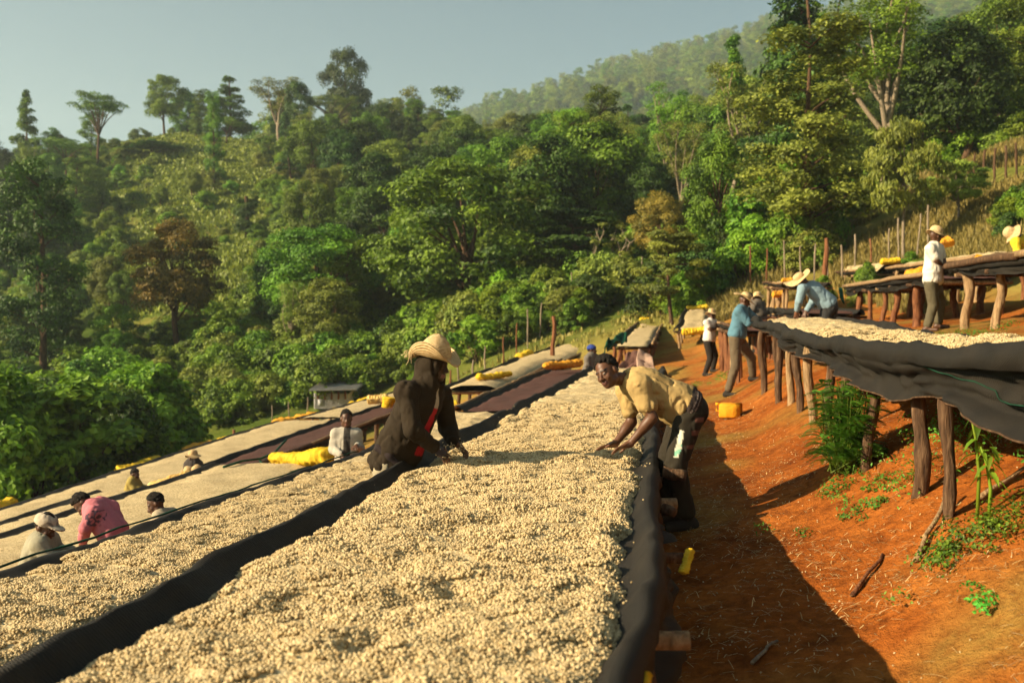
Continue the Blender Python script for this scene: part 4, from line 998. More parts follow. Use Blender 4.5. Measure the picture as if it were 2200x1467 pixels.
    Sf.D[near] += wr(g[near], wrinkle * 1.3, 11, 8) + wr(g[near], wrinkle * .5, 27, 5)
    if extra: extra(Sf, J, H, TF)
    v, q = Sf.mesh(); col = np.tile(np.array(top_col), (len(v), 1))
    if top_paint: col = top_paint(v, col)
    part(root, top or 'shirt', v, q, M['cloth'], cols={'col': col})
    # ---- hair, hats
    if hair:
        Hf = Field(hc - .17, hc + .17, vox * .8); Hf.ell(H(0, -.018, .036), HF, np.array([.085, .104, .106]) * sc, .01)
        sl, g = Hf.sub(hc - .2, hc + .2); qq = (g - hc) @ HF.T / sc
        front = np.maximum(qq[..., 1] - .058 + .35 * np.maximum(0, .055 - qq[..., 2]) * 0, (qq[..., 1] * .75 - (qq[..., 2] - .035)) * .8); Hf.D[sl] = np.maximum(Hf.D[sl], np.maximum(front, -.055 - qq[..., 2] - .0 * qq[..., 1]))
        Hf.D[sl] += .010 * vnoise(g[..., 0] * 62, g[..., 1] * 62, g[..., 2] * 62, 4); v, q = Hf.mesh(); part(root, 'hair', v, q, M['hair'])
    if hat: straw_hat(root, H, HF, sc, **hat)
    if cap: cloth_cap(root, H, HF, sc, cap)
    # shoes
    for s_, sg in arms:
        if shoe_col is None: break
        Ff = Field(J['an' + s_] - .26, J['an' + s_] + .26, max(vox, .01)); ff = fwd.copy(); ff[2] = 0; ff = unit(ff); toe = J['an' + s_] + ff * .16 * sc - np.array([0, 0, .05 * sc]); heel = J['an' + s_] - ff * .045 * sc - np.array([0, 0, .045 * sc])
        Ff.cone(heel, toe, .046 * sc, .040 * sc, .02); Ff.cone(J['an' + s_] + (0, 0, .02), heel, .046 * sc, .046 * sc, .02)
        v, q = Ff.mesh(); part(root, 'shoe', v, q, M['cloth'], cols={'col': np.tile(np.array(shoe_col), (len(v), 1))})
    return root, H, HF

def straw_hat(root, H, HF, sc, brim=.17, crown=.11, rad=.098, z=.055, tilt=(0, 0), droop=.25, wave=.03, seed=1, curl_back=0.0, n=56, point=.0, roll_side=0.0):
    rows = []
    hs = np.linspace(0, 1, 15)
    for u in hs: rows.append((max(.006, rad * math.sin(min(1, u * 1.08) * 1.5708) ** (.75 - .0) * (1 + 0 * u)), crown * (1 - u ** (2.2 - point)), 0))
    for u in np.linspace(.08, 1, 11): rows.append((rad + (brim - rad) * u, -droop * (brim - rad) * u ** 1.5, u))
    rows += [(brim - .002, rows[-1][1] - .010, 1)] + [(rad + (brim - rad) * u, -droop * (brim - rad) * u ** 1.5 - .010, u) for u in (.6, .2)] + [(rad - .006, -.004, 0), (rad * .7, crown * .6, 0)]
    th = np.linspace(0, 2 * math.pi, n, endpoint=False); V = []; ring = []; L = 0; pr = None
    for r, zz, u in rows:
        if pr is not None: L += math.hypot(r - pr[0], zz - pr[1])
        pr = (r, zz)
        w = wave * u * (np.sin(2 * th + seed) * .8 + .5 * np.sin(3 * th + seed * 2)) + curl_back * u ** 1.6 * np.clip(-np.sin(th), 0, 1) + roll_side * u ** 1.6 * np.cos(th) ** 2
        rr = r * (1 + .025 * u * np.sin(5 * th + seed) + .02 * np.sin(2 * th + seed))
        V.append(np.stack([rr * np.cos(th), rr * np.sin(th), zz + w + .003 * vnoise(th * 3, u * 5 + zz * 30, 0, seed)], 1)); ring += [L / .011] * n
    V = np.vstack(V) * sc; a, b = tilt; ca, sa, cb, sb = math.cos(a), math.sin(a), math.cos(b), math.sin(b)
    V = np.stack([V[:, 0], V[:, 1] * ca - V[:, 2] * sa, V[:, 1] * sa + V[:, 2] * ca], 1); V = np.stack([V[:, 0] * cb + V[:, 2] * sb, V[:, 1], -V[:, 0] * sb + V[:, 2] * cb], 1)
    v = H(0, -.012, z) + V @ HF
    m = len(rows); i = np.arange(m - 1)[:, None] * n + np.arange(n)[None]; j = np.arange(m - 1)[:, None] * n + (np.arange(n)[None] + 1) % n
    part(root, 'straw_hat', v, np.stack([i, i + n, j + n, j], -1).reshape(-1, 4), M['straw'], attrs={'ring': ring})
def cloth_cap(root, H, HF, sc, c):
    f = Field(H(0, 0, 0) - .2, H(0, 0, 0) + .2, .008); f.ell(H(0, -.015, .05), HF, np.array([.095, .112, .085]) * sc, .02)
    if c.get('peak'): f.ell(H(0, .115, .045), HF, np.array([.075, .07, .012]) * sc, .02)
    sl, g = f.sub(H(0, 0, 0) - .25, H(0, 0, 0) + .25); q = (g - H(0, 0, 0)) @ HF.T / sc; f.D[sl] = np.maximum(f.D[sl], .022 - q[..., 2]); f.D[sl] += wr(g, .005, 22, 2)
    v, q = f.mesh(); col = np.tile(np.array(c['col']), (len(v), 1))
    if c.get('col2'):
        m = vnoise(v[:, 0] * 16, v[:, 1] * 16, v[:, 2] * 16, 5) > .15; col[m] = c['col2']
    part(root, 'cap', v, q, M['cloth'], cols={'col': col})

def ground_foot(x, y): return np.array([x, y, float(zr(x, y)) + .085])
def leg_chain(J, side, foot=None, bend=None):
    h = J['hip' + side]; f = ground_foot(h[0], h[1]) if foot is None else np.array(foot, float)
    d = np.linalg.norm(h - f); tot = .86 if d < .62 else max(d * 1.012, min(.86, d * 1.03))
    k = (h + f) / 2; slack = math.sqrt(max(0, (tot / 2) ** 2 - (d / 2) ** 2)) if d < tot else 0
    b = unit(bend) if bend is not None else np.array([1, 0, 0.])
    J['kn' + side] = k + b * min(slack, .22); J['an' + side] = f

# ---- the hooded man with the straw hat (he faces right, a little towards the camera)
d = 7.4
J = dict(head=P(934, 783, d), neck=P(922, 822, d), pel=P(846, 990, d - .02), shR=P(872, 842, d - .17), shL=P(948, 852, d + .17), elR=P(888, 922, d - .26), wrR=P(934, 962, d - .10), elL=P(962, 918, d + .24), wrL=P(978, 950, d + .12), hipR=P(832, 1010, d - .10), hipL=P(852, 1010, d + .10))
leg_chain(J, 'R', ground_foot(J['hipR'][0] - .06, d - .14)); leg_chain(J, 'L', ground_foot(J['hipL'][0] + .02, d + .14), )
def hoodie_front(v, col):
    c0 = P(922, 822, d); fr = frame(P(922, 822, d) - P(856, 985, d), (1, -.45, 0)); q = (v - c0) @ fr.T
    along = -q[:, 2]; w = .010 + .042 * np.clip(along / .45, 0, 1)
    m = (q[:, 1] > .03) & (np.abs(q[:, 0] + .022) < w) & (along > .01) & (along < .52); col[m] = (.42, .016, .022)
    fa, fb = P(888, 922, d - .26), P(934, 962, d - .10); tt_ = np.clip(((v - fa) @ (fb - fa)) / ((fb - fa) @ (fb - fa)), 0, 1); away = np.linalg.norm(v - fa - tt_[:, None] * (fb - fa), axis=1) < .085; col[m & away] = (.024, .016, .008); m = m & ~away
    m2 = m & (along < .15); col[m2] = (.42, .36, .27)
    return col
root, H, HF = person('man in straw hat and dark hooded jacket scooping beans at the middle bed', J, (1, -.42, -.22), head_up=(.16, 0, 1), top='hooded_jacket', top_col=(.024, .0155, .007), sleeve=1.86, pants_col=(.36, .31, .21), vox=.0065, hero=True, hood=True, hair=False, skin=(.040, .018, .010), torso=(.165, .115), shirt_len=.06, wrinkle=.009, eye_whites=False, top_paint=hoodie_front,  # hat shade put into the colour: darker skin, eye whites left out
    hat=dict(brim=.20, crown=.175, rad=.125, z=.055, tilt=(-.02, .0), droop=.30, wave=.02, seed=2, roll_side=.11, n=72, point=.9),
    hands={'R': ((.75, -.15, -.55), (.25, .35, -.8), .7), 'L': ((.7, .0, -.65), (.2, -.3, -.8), .7)})
# waist bag with strap
f = Field(P(800, 960, d) - .3, P(800, 960, d) + .5, .009); f.cone(P(814, 962, d - .13), P(838, 980, d - .18), .036, .03, .03); f.cone(P(838, 980, d - .18), P(874, 1018, d - .19), .028, .022, .03)
v, q = f.mesh(); cc = np.tile(np.array((.022, .014, .014)), (len(v), 1)); cc[np.linalg.norm(v - P(803, 965, d - .2), axis=1) < .02] = (.5, .03, .02)
part(root, 'waist_bag', v, q, M['cloth'], cols={'col': cc})
for k in range(26):
    pass
# straw ends fraying at the left of the brim
tt = []
for k in range(16):
    a = P(873 + RNG.uniform(-3, 14), 757 + RNG.uniform(-6, 6), d - .05 + RNG.uniform(-.05, .05)); b = a + np.array([RNG.uniform(-.04, .03), RNG.uniform(-.02, .02), RNG.uniform(-.075, -.01)]); tt.append(tube(np.array([a, (a + b) / 2 + RNG.normal(size=3) * .006, b]), .0016, 4))
v, f_ = merge(tt); part(root, 'frayed_straw', v, f_, M['straw'], attrs={'ring': np.full(len(v), .3)})

# ---- the bending youth in the yellow T-shirt (he faces left and looks at the camera)
d = 7.65
J = dict(head=P(1304, 799, d - .10), neck=P(1352, 815, d - .02), pel=P(1478, 880, d), shL=P(1372, 829, d - .17), shR=P(1348, 838, d + .17), elL=P(1402, 897, d - .22), wrL=P(1354, 953, d - .16), elR=P(1357, 906, d + .14), wrR=P(1322, 953, d + .06), hipL=P(1478, 900, d - .10), hipR=P(1470, 898, d + .10))
J['knL'] = P(1450, 1003, d - .14); J['anL'] = ground_foot(J['knL'][0] + .10, d - .12); J['knR'] = P(1434, 990, d + .08); J['anR'] = ground_foot(J['knR'][0] + .03, d + .14)
def youth_pants(v, col):
    m = (np.abs(v[:, 0] - P(1446, 960, d)[0] + (v[:, 2] - P(1446, 960, d)[2]) * -.22) < .017 + .012 * vnoise(v[:, 2] * 22, v[:, 0] * 8, 0, 3)) & (v[:, 2] < P(1446, 918, d)[2]) & (v[:, 2] > P(1446, 975, d)[2]) & (v[:, 1] < d - .12)
    lowm = v[:, 2] < P(1446, 948, d)[2]; col[m] = (.62, .62, .50); col[m & lowm & (vnoise(v[:, 0] * 40, v[:, 2] * 40, 0, 1) > -.1)] = (.22, .50, .36)
    for (x_, y_, r_) in ((1496, 899, .035), (1488, 925, .035), (1478, 955, .03)):
        c = P(x_, y_, d - .05); m = (np.abs(v[:, 0] - c[0]) < r_ * 1.1) & (np.abs(v[:, 2] - c[2]) < r_ * .55) & (v[:, 1] < d + .05); col[m] = (.15, .06, .04)
    return col
def youth_top(v, col):
    col[:] = col * (1 + .08 * vnoise(v[:, 0] * 6, v[:, 1] * 6, v[:, 2] * 6, 2))[:, None]
    fr = frame(P(1352, 815, d) - P(1478, 880, d), (0, 0, -1)); q = (v - P(1478, 880, d)) @ fr.T; col[q[:, 2] < .055] = (.035, .024, .02); col[(q[:, 2] < .015) & (q[:, 2] > .005)] = (.26, .2, .17); col[(q[:, 2] < -.012) & (q[:, 2] > -.02)] = (.26, .2, .17)
    m = np.linalg.norm(v - P(1344, 806, d), axis=1) < .055; col[m] = (.03, .028, .025)
    return col
person('youth in a yellow T-shirt bending over the middle bed, looking up', J, (-.52, -.80, -.42), head_up=(-.42, .10, .86), top='t_shirt', top_col=(.42, .29, .115), sleeve=.62, pants_col=(.026, .021, .013), vox=.006, skin=(.105, .044, .020), hero=True, torso=(.158, .112), wrinkle=.010, paint=youth_pants, top_paint=youth_top, shirt_len=.0,
    hands={'L': ((-.8, -.12, -.30), (-.2, -.35, -.8), .25), 'R': ((-.9, -.05, -.22), (-.1, -.3, -.9), .2)})

# ---- the others
def fig(label, d, head, neck, pel, shN, shF, elN, wrN, elF, wrF, face, near, w=.15, footN=None, footF=None, bend=None, sc=1.0, feet=True, dN=None, dF=None, wdN=0.0, wdF=0.0, **kw):
    """near: which of the person's own sides is nearer the camera"""
    far = 'R' if near == 'L' else 'L'
    J = dict(head=P(*head, d), neck=P(*neck, d), pel=P(*pel, d)); J['sh' + near] = P(*shN, d - w); J['sh' + far] = P(*shF, d + w)
    J['el' + near] = P(*elN, d - w - .04); J['wr' + near] = P(*wrN, d - w * .7 + wdN); J['el' + far] = P(*elF, d + w + .04); J['wr' + far] = P(*wrF, d + w * .7 + wdF)
    hl = unit(J['sh' + near] - J['sh' + far]); J['hip' + near] = J['pel'] + hl * .09 * sc - np.array([0, 0, .06 * sc]); J['hip' + far] = J['pel'] - hl * .09 * sc - np.array([0, 0, .06 * sc])
    for s_, ft in ((near, footN), (far, footF)):
        hp = J['hip' + s_]; f = None if ft is None else ground_foot((ft[0] - 1100) / F * (d + ft[1]), d + ft[1]); leg_chain(J, s_, f, bend if bend is not None else np.array(face) * (1, 1, 0))
        tot = .86 * sc
    return person(label, J, face, scale=sc, **kw)
fig('man in a pale grey shirt standing behind the second bed', 13.6, (744, 899), (744, 922), (744, 1008), (722, 932), (766, 931), (716, 965), (737, 980), (773, 962), (766, 957), (.25, -1, -.1), 'R', w=.02, top_col=(.40, .37, .31), sleeve=1.75, top='shirt', torso=(.145, .10), sc=.95, dN=0, top_paint=lambda v, c: np.where((np.abs(v[:, 0] - P(748, 950, 13.6)[0]) < .045)[:, None] & (v[:, 1] < 13.62)[:, None], (.05, .045, .04), c), wdN=-.25, wdF=-.2)
fig('man in a pale cap and khaki shirt leaning on the second bed', 9.2, (98, 1132), (90, 1152), (66, 1262), (86, 1170), (108, 1160), (104, 1202), (140, 1192), (126, 1185), (156, 1184), (1, -.25, -.1), 'R', top_col=(.30, .28, .20), sleeve=1.9, cap=dict(col=(.50, .42, .32), col2=(.22, .17, .13), peak=True), hair=True)
def hoodie_print(v, col):
    c = P(212, 1110, 9.9); q = v - c; ang = np.arctan2(q[:, 2], q[:, 0]); r = np.hypot(q[:, 0], q[:, 2]); m = (v[:, 1] < 10.05) & (r < .085) & (vnoise(ang * 3, r * 45, 0, 6) > -.05); col[m] = (.10, .06, .09)
    m = v[:, 2] < P(240, 1146, 10)[2]; 
    return col
fig('person in a pink hooded top bending over the third bed', 10.0, (178, 1082), (198, 1090), (246, 1146), (200, 1104), (216, 1082), (184, 1134), (178, 1162), (242, 1088), (256, 1116), (-1, -.35, -.5), 'L', top='hooded_top', top_col=(.52, .16, .19), sleeve=1.9, pants_col=(.30, .27, .22), top_paint=hoodie_print, shirt_len=.02, sc=.92)
fig('boy with cropped brown hair bowing his head behind the second bed', 10.7, (334, 1082), (346, 1102), (362, 1190), (342, 1116), (368, 1104), (345, 1150), (330, 1165), (378, 1140), (372, 1160), (-.8, -.35, -.45), 'L', top_col=(.36, .30, .21), sleeve=1.7, sc=.92)
fig('person in an olive yellow shirt crouching between the lower beds', 20.5, (290, 1019), (287, 1032), (283, 1062), (280, 1038), (296, 1038), (288, 1050), (308, 1046), (304, 1046), (320, 1047), (1, -.3, -.15), 'R', w=.14, top_col=(.34, .26, .07), sleeve=1.5, sc=.95, pants_col=(.3, .2, .1))
fig('person in a dark plaid shirt and pale hat bent at the lower beds', 21.5, (414, 982), (414, 992), (422, 1022), (403, 998), (428, 998), (400, 1012), (408, 1020), (432, 1012), (428, 1022), (-.3, -1, -.4), 'R', w=.02, top_col=(.06, .05, .045), sleeve=1.7, hat=dict(brim=.17, droop=.4, seed=4), hair=False)
fig('crouching person in blue with a small straw hat at the lower beds', 18.9, (404, 1018), (402, 1028), (398, 1058), (394, 1034), (414, 1034), (396, 1046), (408, 1050), (418, 1044), (420, 1052), (.9, -.4, -.5), 'R', w=.12, top_col=(.03, .07, .14), sleeve=1.7, hat=dict(brim=.15, droop=.35, seed=5), hair=False, sc=.9)
fig('person in a checked wrap and wide pale hat sorting at the lower beds', 18.7, (428, 1018), (434, 1026), (462, 1046), (430, 1034), (442, 1030), (424, 1044), (432, 1052), (446, 1044), (436, 1054), (-.8, -.5, -.5), 'L', w=.13, top_col=(.42, .36, .32), sleeve=1.7, hat=dict(brim=.19, droop=.45, crown=.13, seed=6), hair=False, top_paint=lambda v, c: np.where(((np.floor(v[:, 0] * 14) + np.floor(v[:, 2] * 14)) % 2 == 0)[:, None] & (v[:, 0] > P(440, 1030, 18.7)[0])[:, None], (.16, .06, .05), c))
fig('person in a blue cap and grey shirt at the end of the middle bed', 23.6, (1272, 752), (1272, 762), (1266, 800), (1262, 770), (1280, 768), (1262, 784), (1272, 790), (1284, 780), (1282, 788), (.9, -.3, -.4), 'R', w=.12, top_col=(.15, .13, .11), sleeve=1.7, cap=dict(col=(.03, .06, .28)))
fig('person in a white shirt and straw hat working by the close set posts', 25.0, (1529, 676), (1527, 687), (1524, 731), (1518, 693), (1534, 692), (1526, 708), (1545, 704), (1540, 706), (1556, 700), (1, -.1, -.25), 'R', w=.16, footN=(1516, -.1), footF=(1532, .2), top_col=(.72, .66, .60), sleeve=.6, pants_col=(.025, .02, .016), hat=dict(brim=.17, droop=.35, seed=7, tilt=(.1, 0)), hair=False, sc=.97)
fig('man in a blue short sleeved shirt and wide straw hat reaching onto the right bed', 17.8, (1600, 646), (1594, 660), (1583, 722), (1588, 668), (1604, 668), (1612, 698), (1645, 690), (1628, 690), (1656, 680), (1, -.1, -.3), 'R', w=.17, footN=(1564, -.2), footF=(1618, .3), top_col=(.09, .20, .27), sleeve=.85, pants_col=(.12, .09, .055), hat=dict(brim=.215, droop=.02, crown=.10, seed=8, tilt=(-.15, -.12), wave=.03), hair=False)
fig('man in light denim shirt and broad straw hat bent over the right bed end', 17.3, (1722, 602), (1738, 613), (1782, 655), (1724, 620), (1754, 616), (1716, 648), (1712, 668), (1746, 650), (1732, 668), (-.75, -.6, -.55), 'L', w=.16, top_col=(.22, .32, .38), sleeve=1.85, pants_col=(.03, .03, .03), hat=dict(brim=.22, droop=.0, crown=.09, seed=9, tilt=(.15, .25), wave=.03), hair=False)
fig('man in a white T-shirt and round straw hat standing at the bare railed bed', 16.2, (2010, 508), (2007, 524), (2004, 600), (1999, 535), (2016, 533), (2012, 560), (2026, 570), (2026, 556), (2030, 572), (.95, .35, -.1), 'R', w=.15, footN=(1992, -.1), footF=(2016, .12), top='t_shirt', top_col=(.74, .68, .58), sleeve=.7, pants_col=(.10, .085, .05), hat=dict(brim=.15, droop=.5, crown=.12, rad=.105, seed=10, tilt=(-.25, .0), wave=.015), hair=False, shirt_len=.04, shoe_col=None)
fig('person in a bright yellow shirt and large straw hat leaning over the upper right bed', 17.6, (2178, 505), (2196, 512), (2240, 560), (2182, 520), (2212, 510), (2186, 540), (2172, 556), (2204, 540), (2190, 556), (-.9, -.3, -.5), 'L', w=.16, top_col=(.72, .52, .03), sleeve=1.8, hat=dict(brim=.19, droop=.5, crown=.13, rad=.105, seed=11, tilt=(.15, 0)), hair=False)
fig('small distant person with a pale hat beyond the blue shirt man', 24.0, (1627, 641), (1628, 650), (1634, 678), (1622, 655), (1636, 653), (1618, 664), (1616, 672), (1634, 664), (1626, 672), (-.8, -.5, -.4), 'L', w=.12, top_col=(.12, .10, .08), sleeve=1.6, hat=dict(brim=.16, droop=.3, seed=12), hair=False, vox=.014)
fig('small distant person in pale clothes stooping beyond the blue shirt man', 25.0, (1612, 640), (1613, 649), (1616, 678), (1608, 654), (1620, 653), (1606, 664), (1614, 670), (1622, 664), (1622, 671), (.4, -.8, -.4), 'R', w=.06, top_col=(.30, .24, .18), sleeve=1.6, vox=.014)
# ------------------------------------------------------------------ stakes, tarps, hut, small things
def stake(px, d, h, lean=0.0, r=.035, mat='bark_pale', label=None, group=None):
    g = onx(px, d); o = link('stake', STK[mat][random.randrange(3)], None, g - (0, 0, .15)); o.scale = (r / .055, r / .055, h + .15); o.rotation_euler = (random.uniform(-.05, .05), lean + random.uniform(-.07, .07), random.uniform(0, 6))
    return tag(o, label or 'thin rough stake in the row of stakes along the foot of the wood', 'fence stake', group or ('stakes along the foot of the wood' if label is None else None))
STK = {m_: [post_mesh('stake', 90 + k, 6, 7, .10, m_) for k in range(3)] for m_ in ('bark_pale', 'wood_red', 'bark')}
line = [(930, 35), (1010, 38), (1100, 44), (1200, 52), (1290, 58), (1350, 56), (1430, 50), (1520, 45), (1620, 41.5), (1720, 39), (1820, 37), (1920, 35.5), (2010, 34.5)]
lx = [a for a, _ in line]; ly = [b for _, b in line]
x = 935
while x < 2000:
    stake(x, float(np.interp(x, lx, ly)) + random.uniform(-.6, .6), random.uniform(1.3, 1.9), mat=random.choice(['bark_pale', 'bark_pale', 'wood_red'])); x += random.uniform(22, 40)
for x, d in ((2085, 42), (2110, 41.5), (2133, 41), (2160, 40.5), (2182, 40), (2207, 39.5)): stake(x, d, 1.5, .06, .05, 'bark', 'dark stake of the upper fence on the dry hillside', 'dark stakes of the upper fence')
stake(1192, 37.5, 2.0, .03, .085, 'wood_red', 'stout orange brown pole beside the far beds')
stake(1772, 35.5, 2.1, -.02, .085, 'wood_red', 'stout reddish pole before the very tall olive tree')
stake(503, 36.5, 1.35, -.03, .06, 'wood_red', 'lone reddish pole behind the outermost bed', None)
for x in (585, 620, 660, 825, 870): stake(x, 50 if x < 700 else 44, 1.2, label='weathered stake behind the outermost bed near the tin hut', group='weathered stakes near the tin hut')

def roll(p0, p1, r, mat, label, seed=1, sag=.03, name='tarp_roll', cat='tarpaulin', flat=.72):
    p0, p1 = np.array(p0), np.array(p1); m = 70; u = np.linspace(0, 1, m); L = np.linalg.norm(p1 - p0); q = r / .2
    pts = p0 + (p1 - p0) * u[:, None]; pts[:, 2] += .35 * r * vnoise(u * L * 1.1 / q, 0, 0, seed) - sag * np.sin(u * 3.14); pts[:, 0] += .3 * r * vnoise(u * L * 1.3 / q, 7, 0, seed)
    rr = r * (1 + .22 * vnoise(u * L * 1.7 / q, 4, 0, seed)) * np.clip(.62 + np.minimum(u, 1 - u) * 9, 0, 1)
    n = 28; v, f = tube(pts, rr, n, True, .25, seed); c = pts.mean(0)
    th = np.concatenate([np.tile(np.arange(n) / n * 6.283, m), [0, 0]]); ul = np.concatenate([np.repeat(u * L, n), [0, L]]) / q
    fold = 1 - 2 * np.abs(vnoise(np.cos(th) * 2.2 + ul * .35, np.sin(th) * 2.2 - ul * .2, ul * .9, seed + 3)); crease = 1 - 2 * np.abs(vnoise(np.cos(th) * 1.5, np.sin(th) * 1.5, ul * 4.5, seed + 4))
    cen = np.concatenate([np.repeat(pts, n, 0), pts[:1], pts[-1:]])
    v = cen + (v - cen) * (1 + .16 * fold + .09 * crease)[:, None]
    v = v - c; v[:, 2] *= flat
    return tag(link(name, mesh(name, v, f, M[mat]), None, c), label, cat, 'rolled tarpaulins at the beds')
def sroll(s, d0, d1, z, r, mat, label, seed, ds=0): return roll((sx(s, d0), d0, z + .08), (sx(s + ds, d1), d1, z + .08), r, mat, label, seed)
sroll(-15.5, 28.1, 30.2, -2.30, .22, 'tarp_yellow', 'short yellow roll on the outermost bed above the olive shirt person', 1)
sroll(-15.5, 31.8, 33.8, -2.30, .26, 'tarp_orange', 'orange roll on the outermost bed behind the pale hats', 2)
sroll(-15.5, 34.6, 38.0, -2.30, .24, 'tarp_yellow', 'crumpled yellow roll on the outermost bed below the lone pole', 3)
sroll(-15.45, 39.2, 43.3, -2.30, .30, 'tarp_orange', 'orange yellow roll on the outermost bed, left of the tin hut', 4)
sroll(-15.3, 45.4, 53, -2.30, .36, 'tarp_yellow', 'long yellow roll lying before the tin hut', 5)
sroll(-15.45, 22.3, 23.4, -2.30, .16, 'tarp_yellow', 'small yellow roll at the left end of the outermost bed', 6)
p = P(588, 984, 16.8); q = P(716, 982, 15.7)
roll(p, q, .155, 'tarp_yellow', 'thick bright yellow roll across the bed end beside the grey shirt man', 7, .02)
roll(P(1028, 810, 26.5), P(1094, 803, 28), .10, 'tarp_yellow', 'yellow roll tucked under the bed behind the straw hat', 8)
roll(P(1168, 782, 30), P(1246, 776, 31.5), .14, 'tarp_orange', 'orange yellow roll under the far bed left of the bending youth', 9)
roll(P(1114, 766, 37.5), P(1138, 758, 39), .14, 'tarp_yellow', 'small yellow roll on the back of the far beds', 10)
roll(P(1376, 687, 45), P(1423, 687, 45), .17, 'tarp_yellow', 'yellow roll on the top end of the short far bed', 11)
roll(P(1474, 661, 40), P(1522, 660, 40), .13, 'tarp_yellow', 'yellow roll on the upper end of the small tilted bed', 12)
roll(P(1464, 711, 32.8), P(1523, 706, 32.8), .13, 'tarp_yellow', 'yellow roll on the lower end of the small tilted bed', 13)
roll(P(953, 872, 21), P(988, 868, 21), .13, 'tarp_yellow', 'yellow roll just right of the hooded man', 14)
roll(P(832, 884, 30), P(836, 846, 30), .17, 'tarp_yellow', 'upright yellow bundle just left of the hooded man', 15)
roll(P(786, 862, 33), P(836, 850, 33), .2, 'tarp_pale', 'pale folded sheet left of the hooded man', 16)
roll(P(1893, 560, 25), P(1935, 558, 25), .11, 'tarp_yellow', 'yellow roll lying on an upper right bed behind the netted bed', 17)
roll(P(1950, 583, 21), P(1985, 580, 20.5), .13, 'tarp_orange', 'orange yellow bundle left of the white T-shirt man', 18)
roll(P(2015, 526, 26), P(2042, 520, 26), .16, 'tarp_orange', 'orange bundle right of the white T-shirt man', 19)
roll(P(1990, 527, 26), P(2006, 526, 26), .1, 'tarp_orange', 'small orange scrap behind the round straw hat', 20)
roll(P(2095, 556, 17), P(2112, 548, 17), .08, 'tarp_orange', 'orange scrap on the bed before the yellow shirt', 21)
roll(P(1660, 633, 30), P(1692, 628, 30), .12, 'tarp_orange', 'orange bundle under the small far bed', 22)
roll(P(1680, 604, 32), P(1700, 602, 32), .1, 'tarp_orange', 'orange bundle on the small far bed', 23)
roll(P(1483, 1172, 4.9), P(1466, 1240, 4.75), .02, 'tarp_yellow', 'narrow yellow roll end sticking out under the middle bed', 24, 0)
roll(P(1384, 1440, 3.15), P(1378, 1472, 3.1), .022, 'tarp_yellow', 'tip of a yellow sheet at the lower edge of the middle bed', 25, 0)
# loose sheets lying on beds
def sheet(name, pts, mat, label, cat, n=26, m=14, amp=.05, thick=0.02, seed=1, group=None):
    a, b, c, d = [np.array(q, float) for q in pts]; u = np.linspace(0, 1, n)[:, None, None]; w = np.linspace(0, 1, m)[None, :, None]
    g = (a * (1 - u) + b * u) * (1 - w) + (d * (1 - u) + c * u) * w
    L = np.linalg.norm(b - a); W = np.linalg.norm(d - a)
    uu, ww = u[..., 0] * L * 2.2 + 0 * w[..., 0], w[..., 0] * W * 2.2 + 0 * u[..., 0]
    fold = amp * (1 - np.abs(vnoise(uu + ww * .5, ww * .6 - uu * .2, 0, seed))) ** 2 + amp * .7 * vnoise(uu * 2.2, ww * 2.2, 0, seed + 1)
    g[..., 2] += fold; g[..., 0] += amp * .6 * vnoise(uu, ww, 3, seed + 2)
    cc = g.mean((0, 1)); o = link(name, mesh(name, g.reshape(-1, 3) - cc, grid_faces(n, m), M[mat]), None, cc)
    so = o.modifiers.new('thickness', 'SOLIDIFY'); so.thickness = thick
    return tag(o, label, cat, group)
zb4 = -1.02
roll(P(322, 1062, 17.0), P(428, 1050, 16.9), .27, 'tarp_pale', 'large pale yellow tarpaulin heaped on the bed behind the bowed head', 33, -.06, 'tarpaulin')
sheet('cloth', [(sx(-8.25, 11.3), 11.3, -1.3), (sx(-8.25, 14.4), 14.4, -1.18), (sx(-8.9, 14.4), 14.4, -1.0), (sx(-8.9, 11.3), 11.3, -1.08)], 'tarp_orange', 'orange cloth lying over the bed edge behind the capped man', 'cloth', 30, 12, .10, .03, 5)
sheet('sack_bundle', [P(1330, 800, 24.2), P(1388, 802, 24.2), P(1386, 768, 25.0), P(1345, 766, 25.0)], 'tarp_mauve', 'mauve net bundle heaped beyond the end of the middle bed', 'bundle', 26, 16, .16, .08, 7)
sheet('sack', [P(1368, 797, 24), P(1404, 802, 24), P(1398, 772, 24.6), P(1376, 770, 24.6)], 'cloth_pink', 'pinkish knotted sack slumped against the mauve bundle', 'sack', 24, 14, .16, .08, 9)
sheet('green_net', [P(1300, 762, 25.6), P(1345, 738, 27), P(1350, 722, 28), P(1302, 742, 26.4)], 'net_green', 'dark green net draped beside the blue capped person', 'net', 20, 12, .18, .03, 11)
sheet('green_net', [P(2068, 622, 19), P(2112, 612, 19), P(2110, 600, 19.6), P(2080, 605, 19.6)], 'net_green', 'teal net lying on the earth behind the right posts', 'net', 16, 10, .08, .03, 12)
sheet('green_net', [P(1803, 640, 17.45), P(1812, 655, 17.45), P(1808, 622, 17.6), P(1801, 622, 17.6)], 'net_green', 'green net scrap tied to the netted bed', 'net', 10, 6, .03, .02, 13)
v, f = tube([P(480, 1003, 15.6), P(520, 990, 16), P(560, 985, 16.6), P(590, 972, 17), P(605, 955, 17.4), P(615, 945, 17.6)], .02, 6); v2, f2 = tube([P(556, 985, 16.6), P(565, 998, 16.5), P(562, 1012, 16.4)], .018, 6)
v, f = merge([(v, f), (v2, f2)]); tag(link('green_strap', mesh('green_strap', v - v.mean(0), f, M['net_green']), None, v.mean(0)), 'green strap hanging over the bed left of the yellow roll', 'strap')
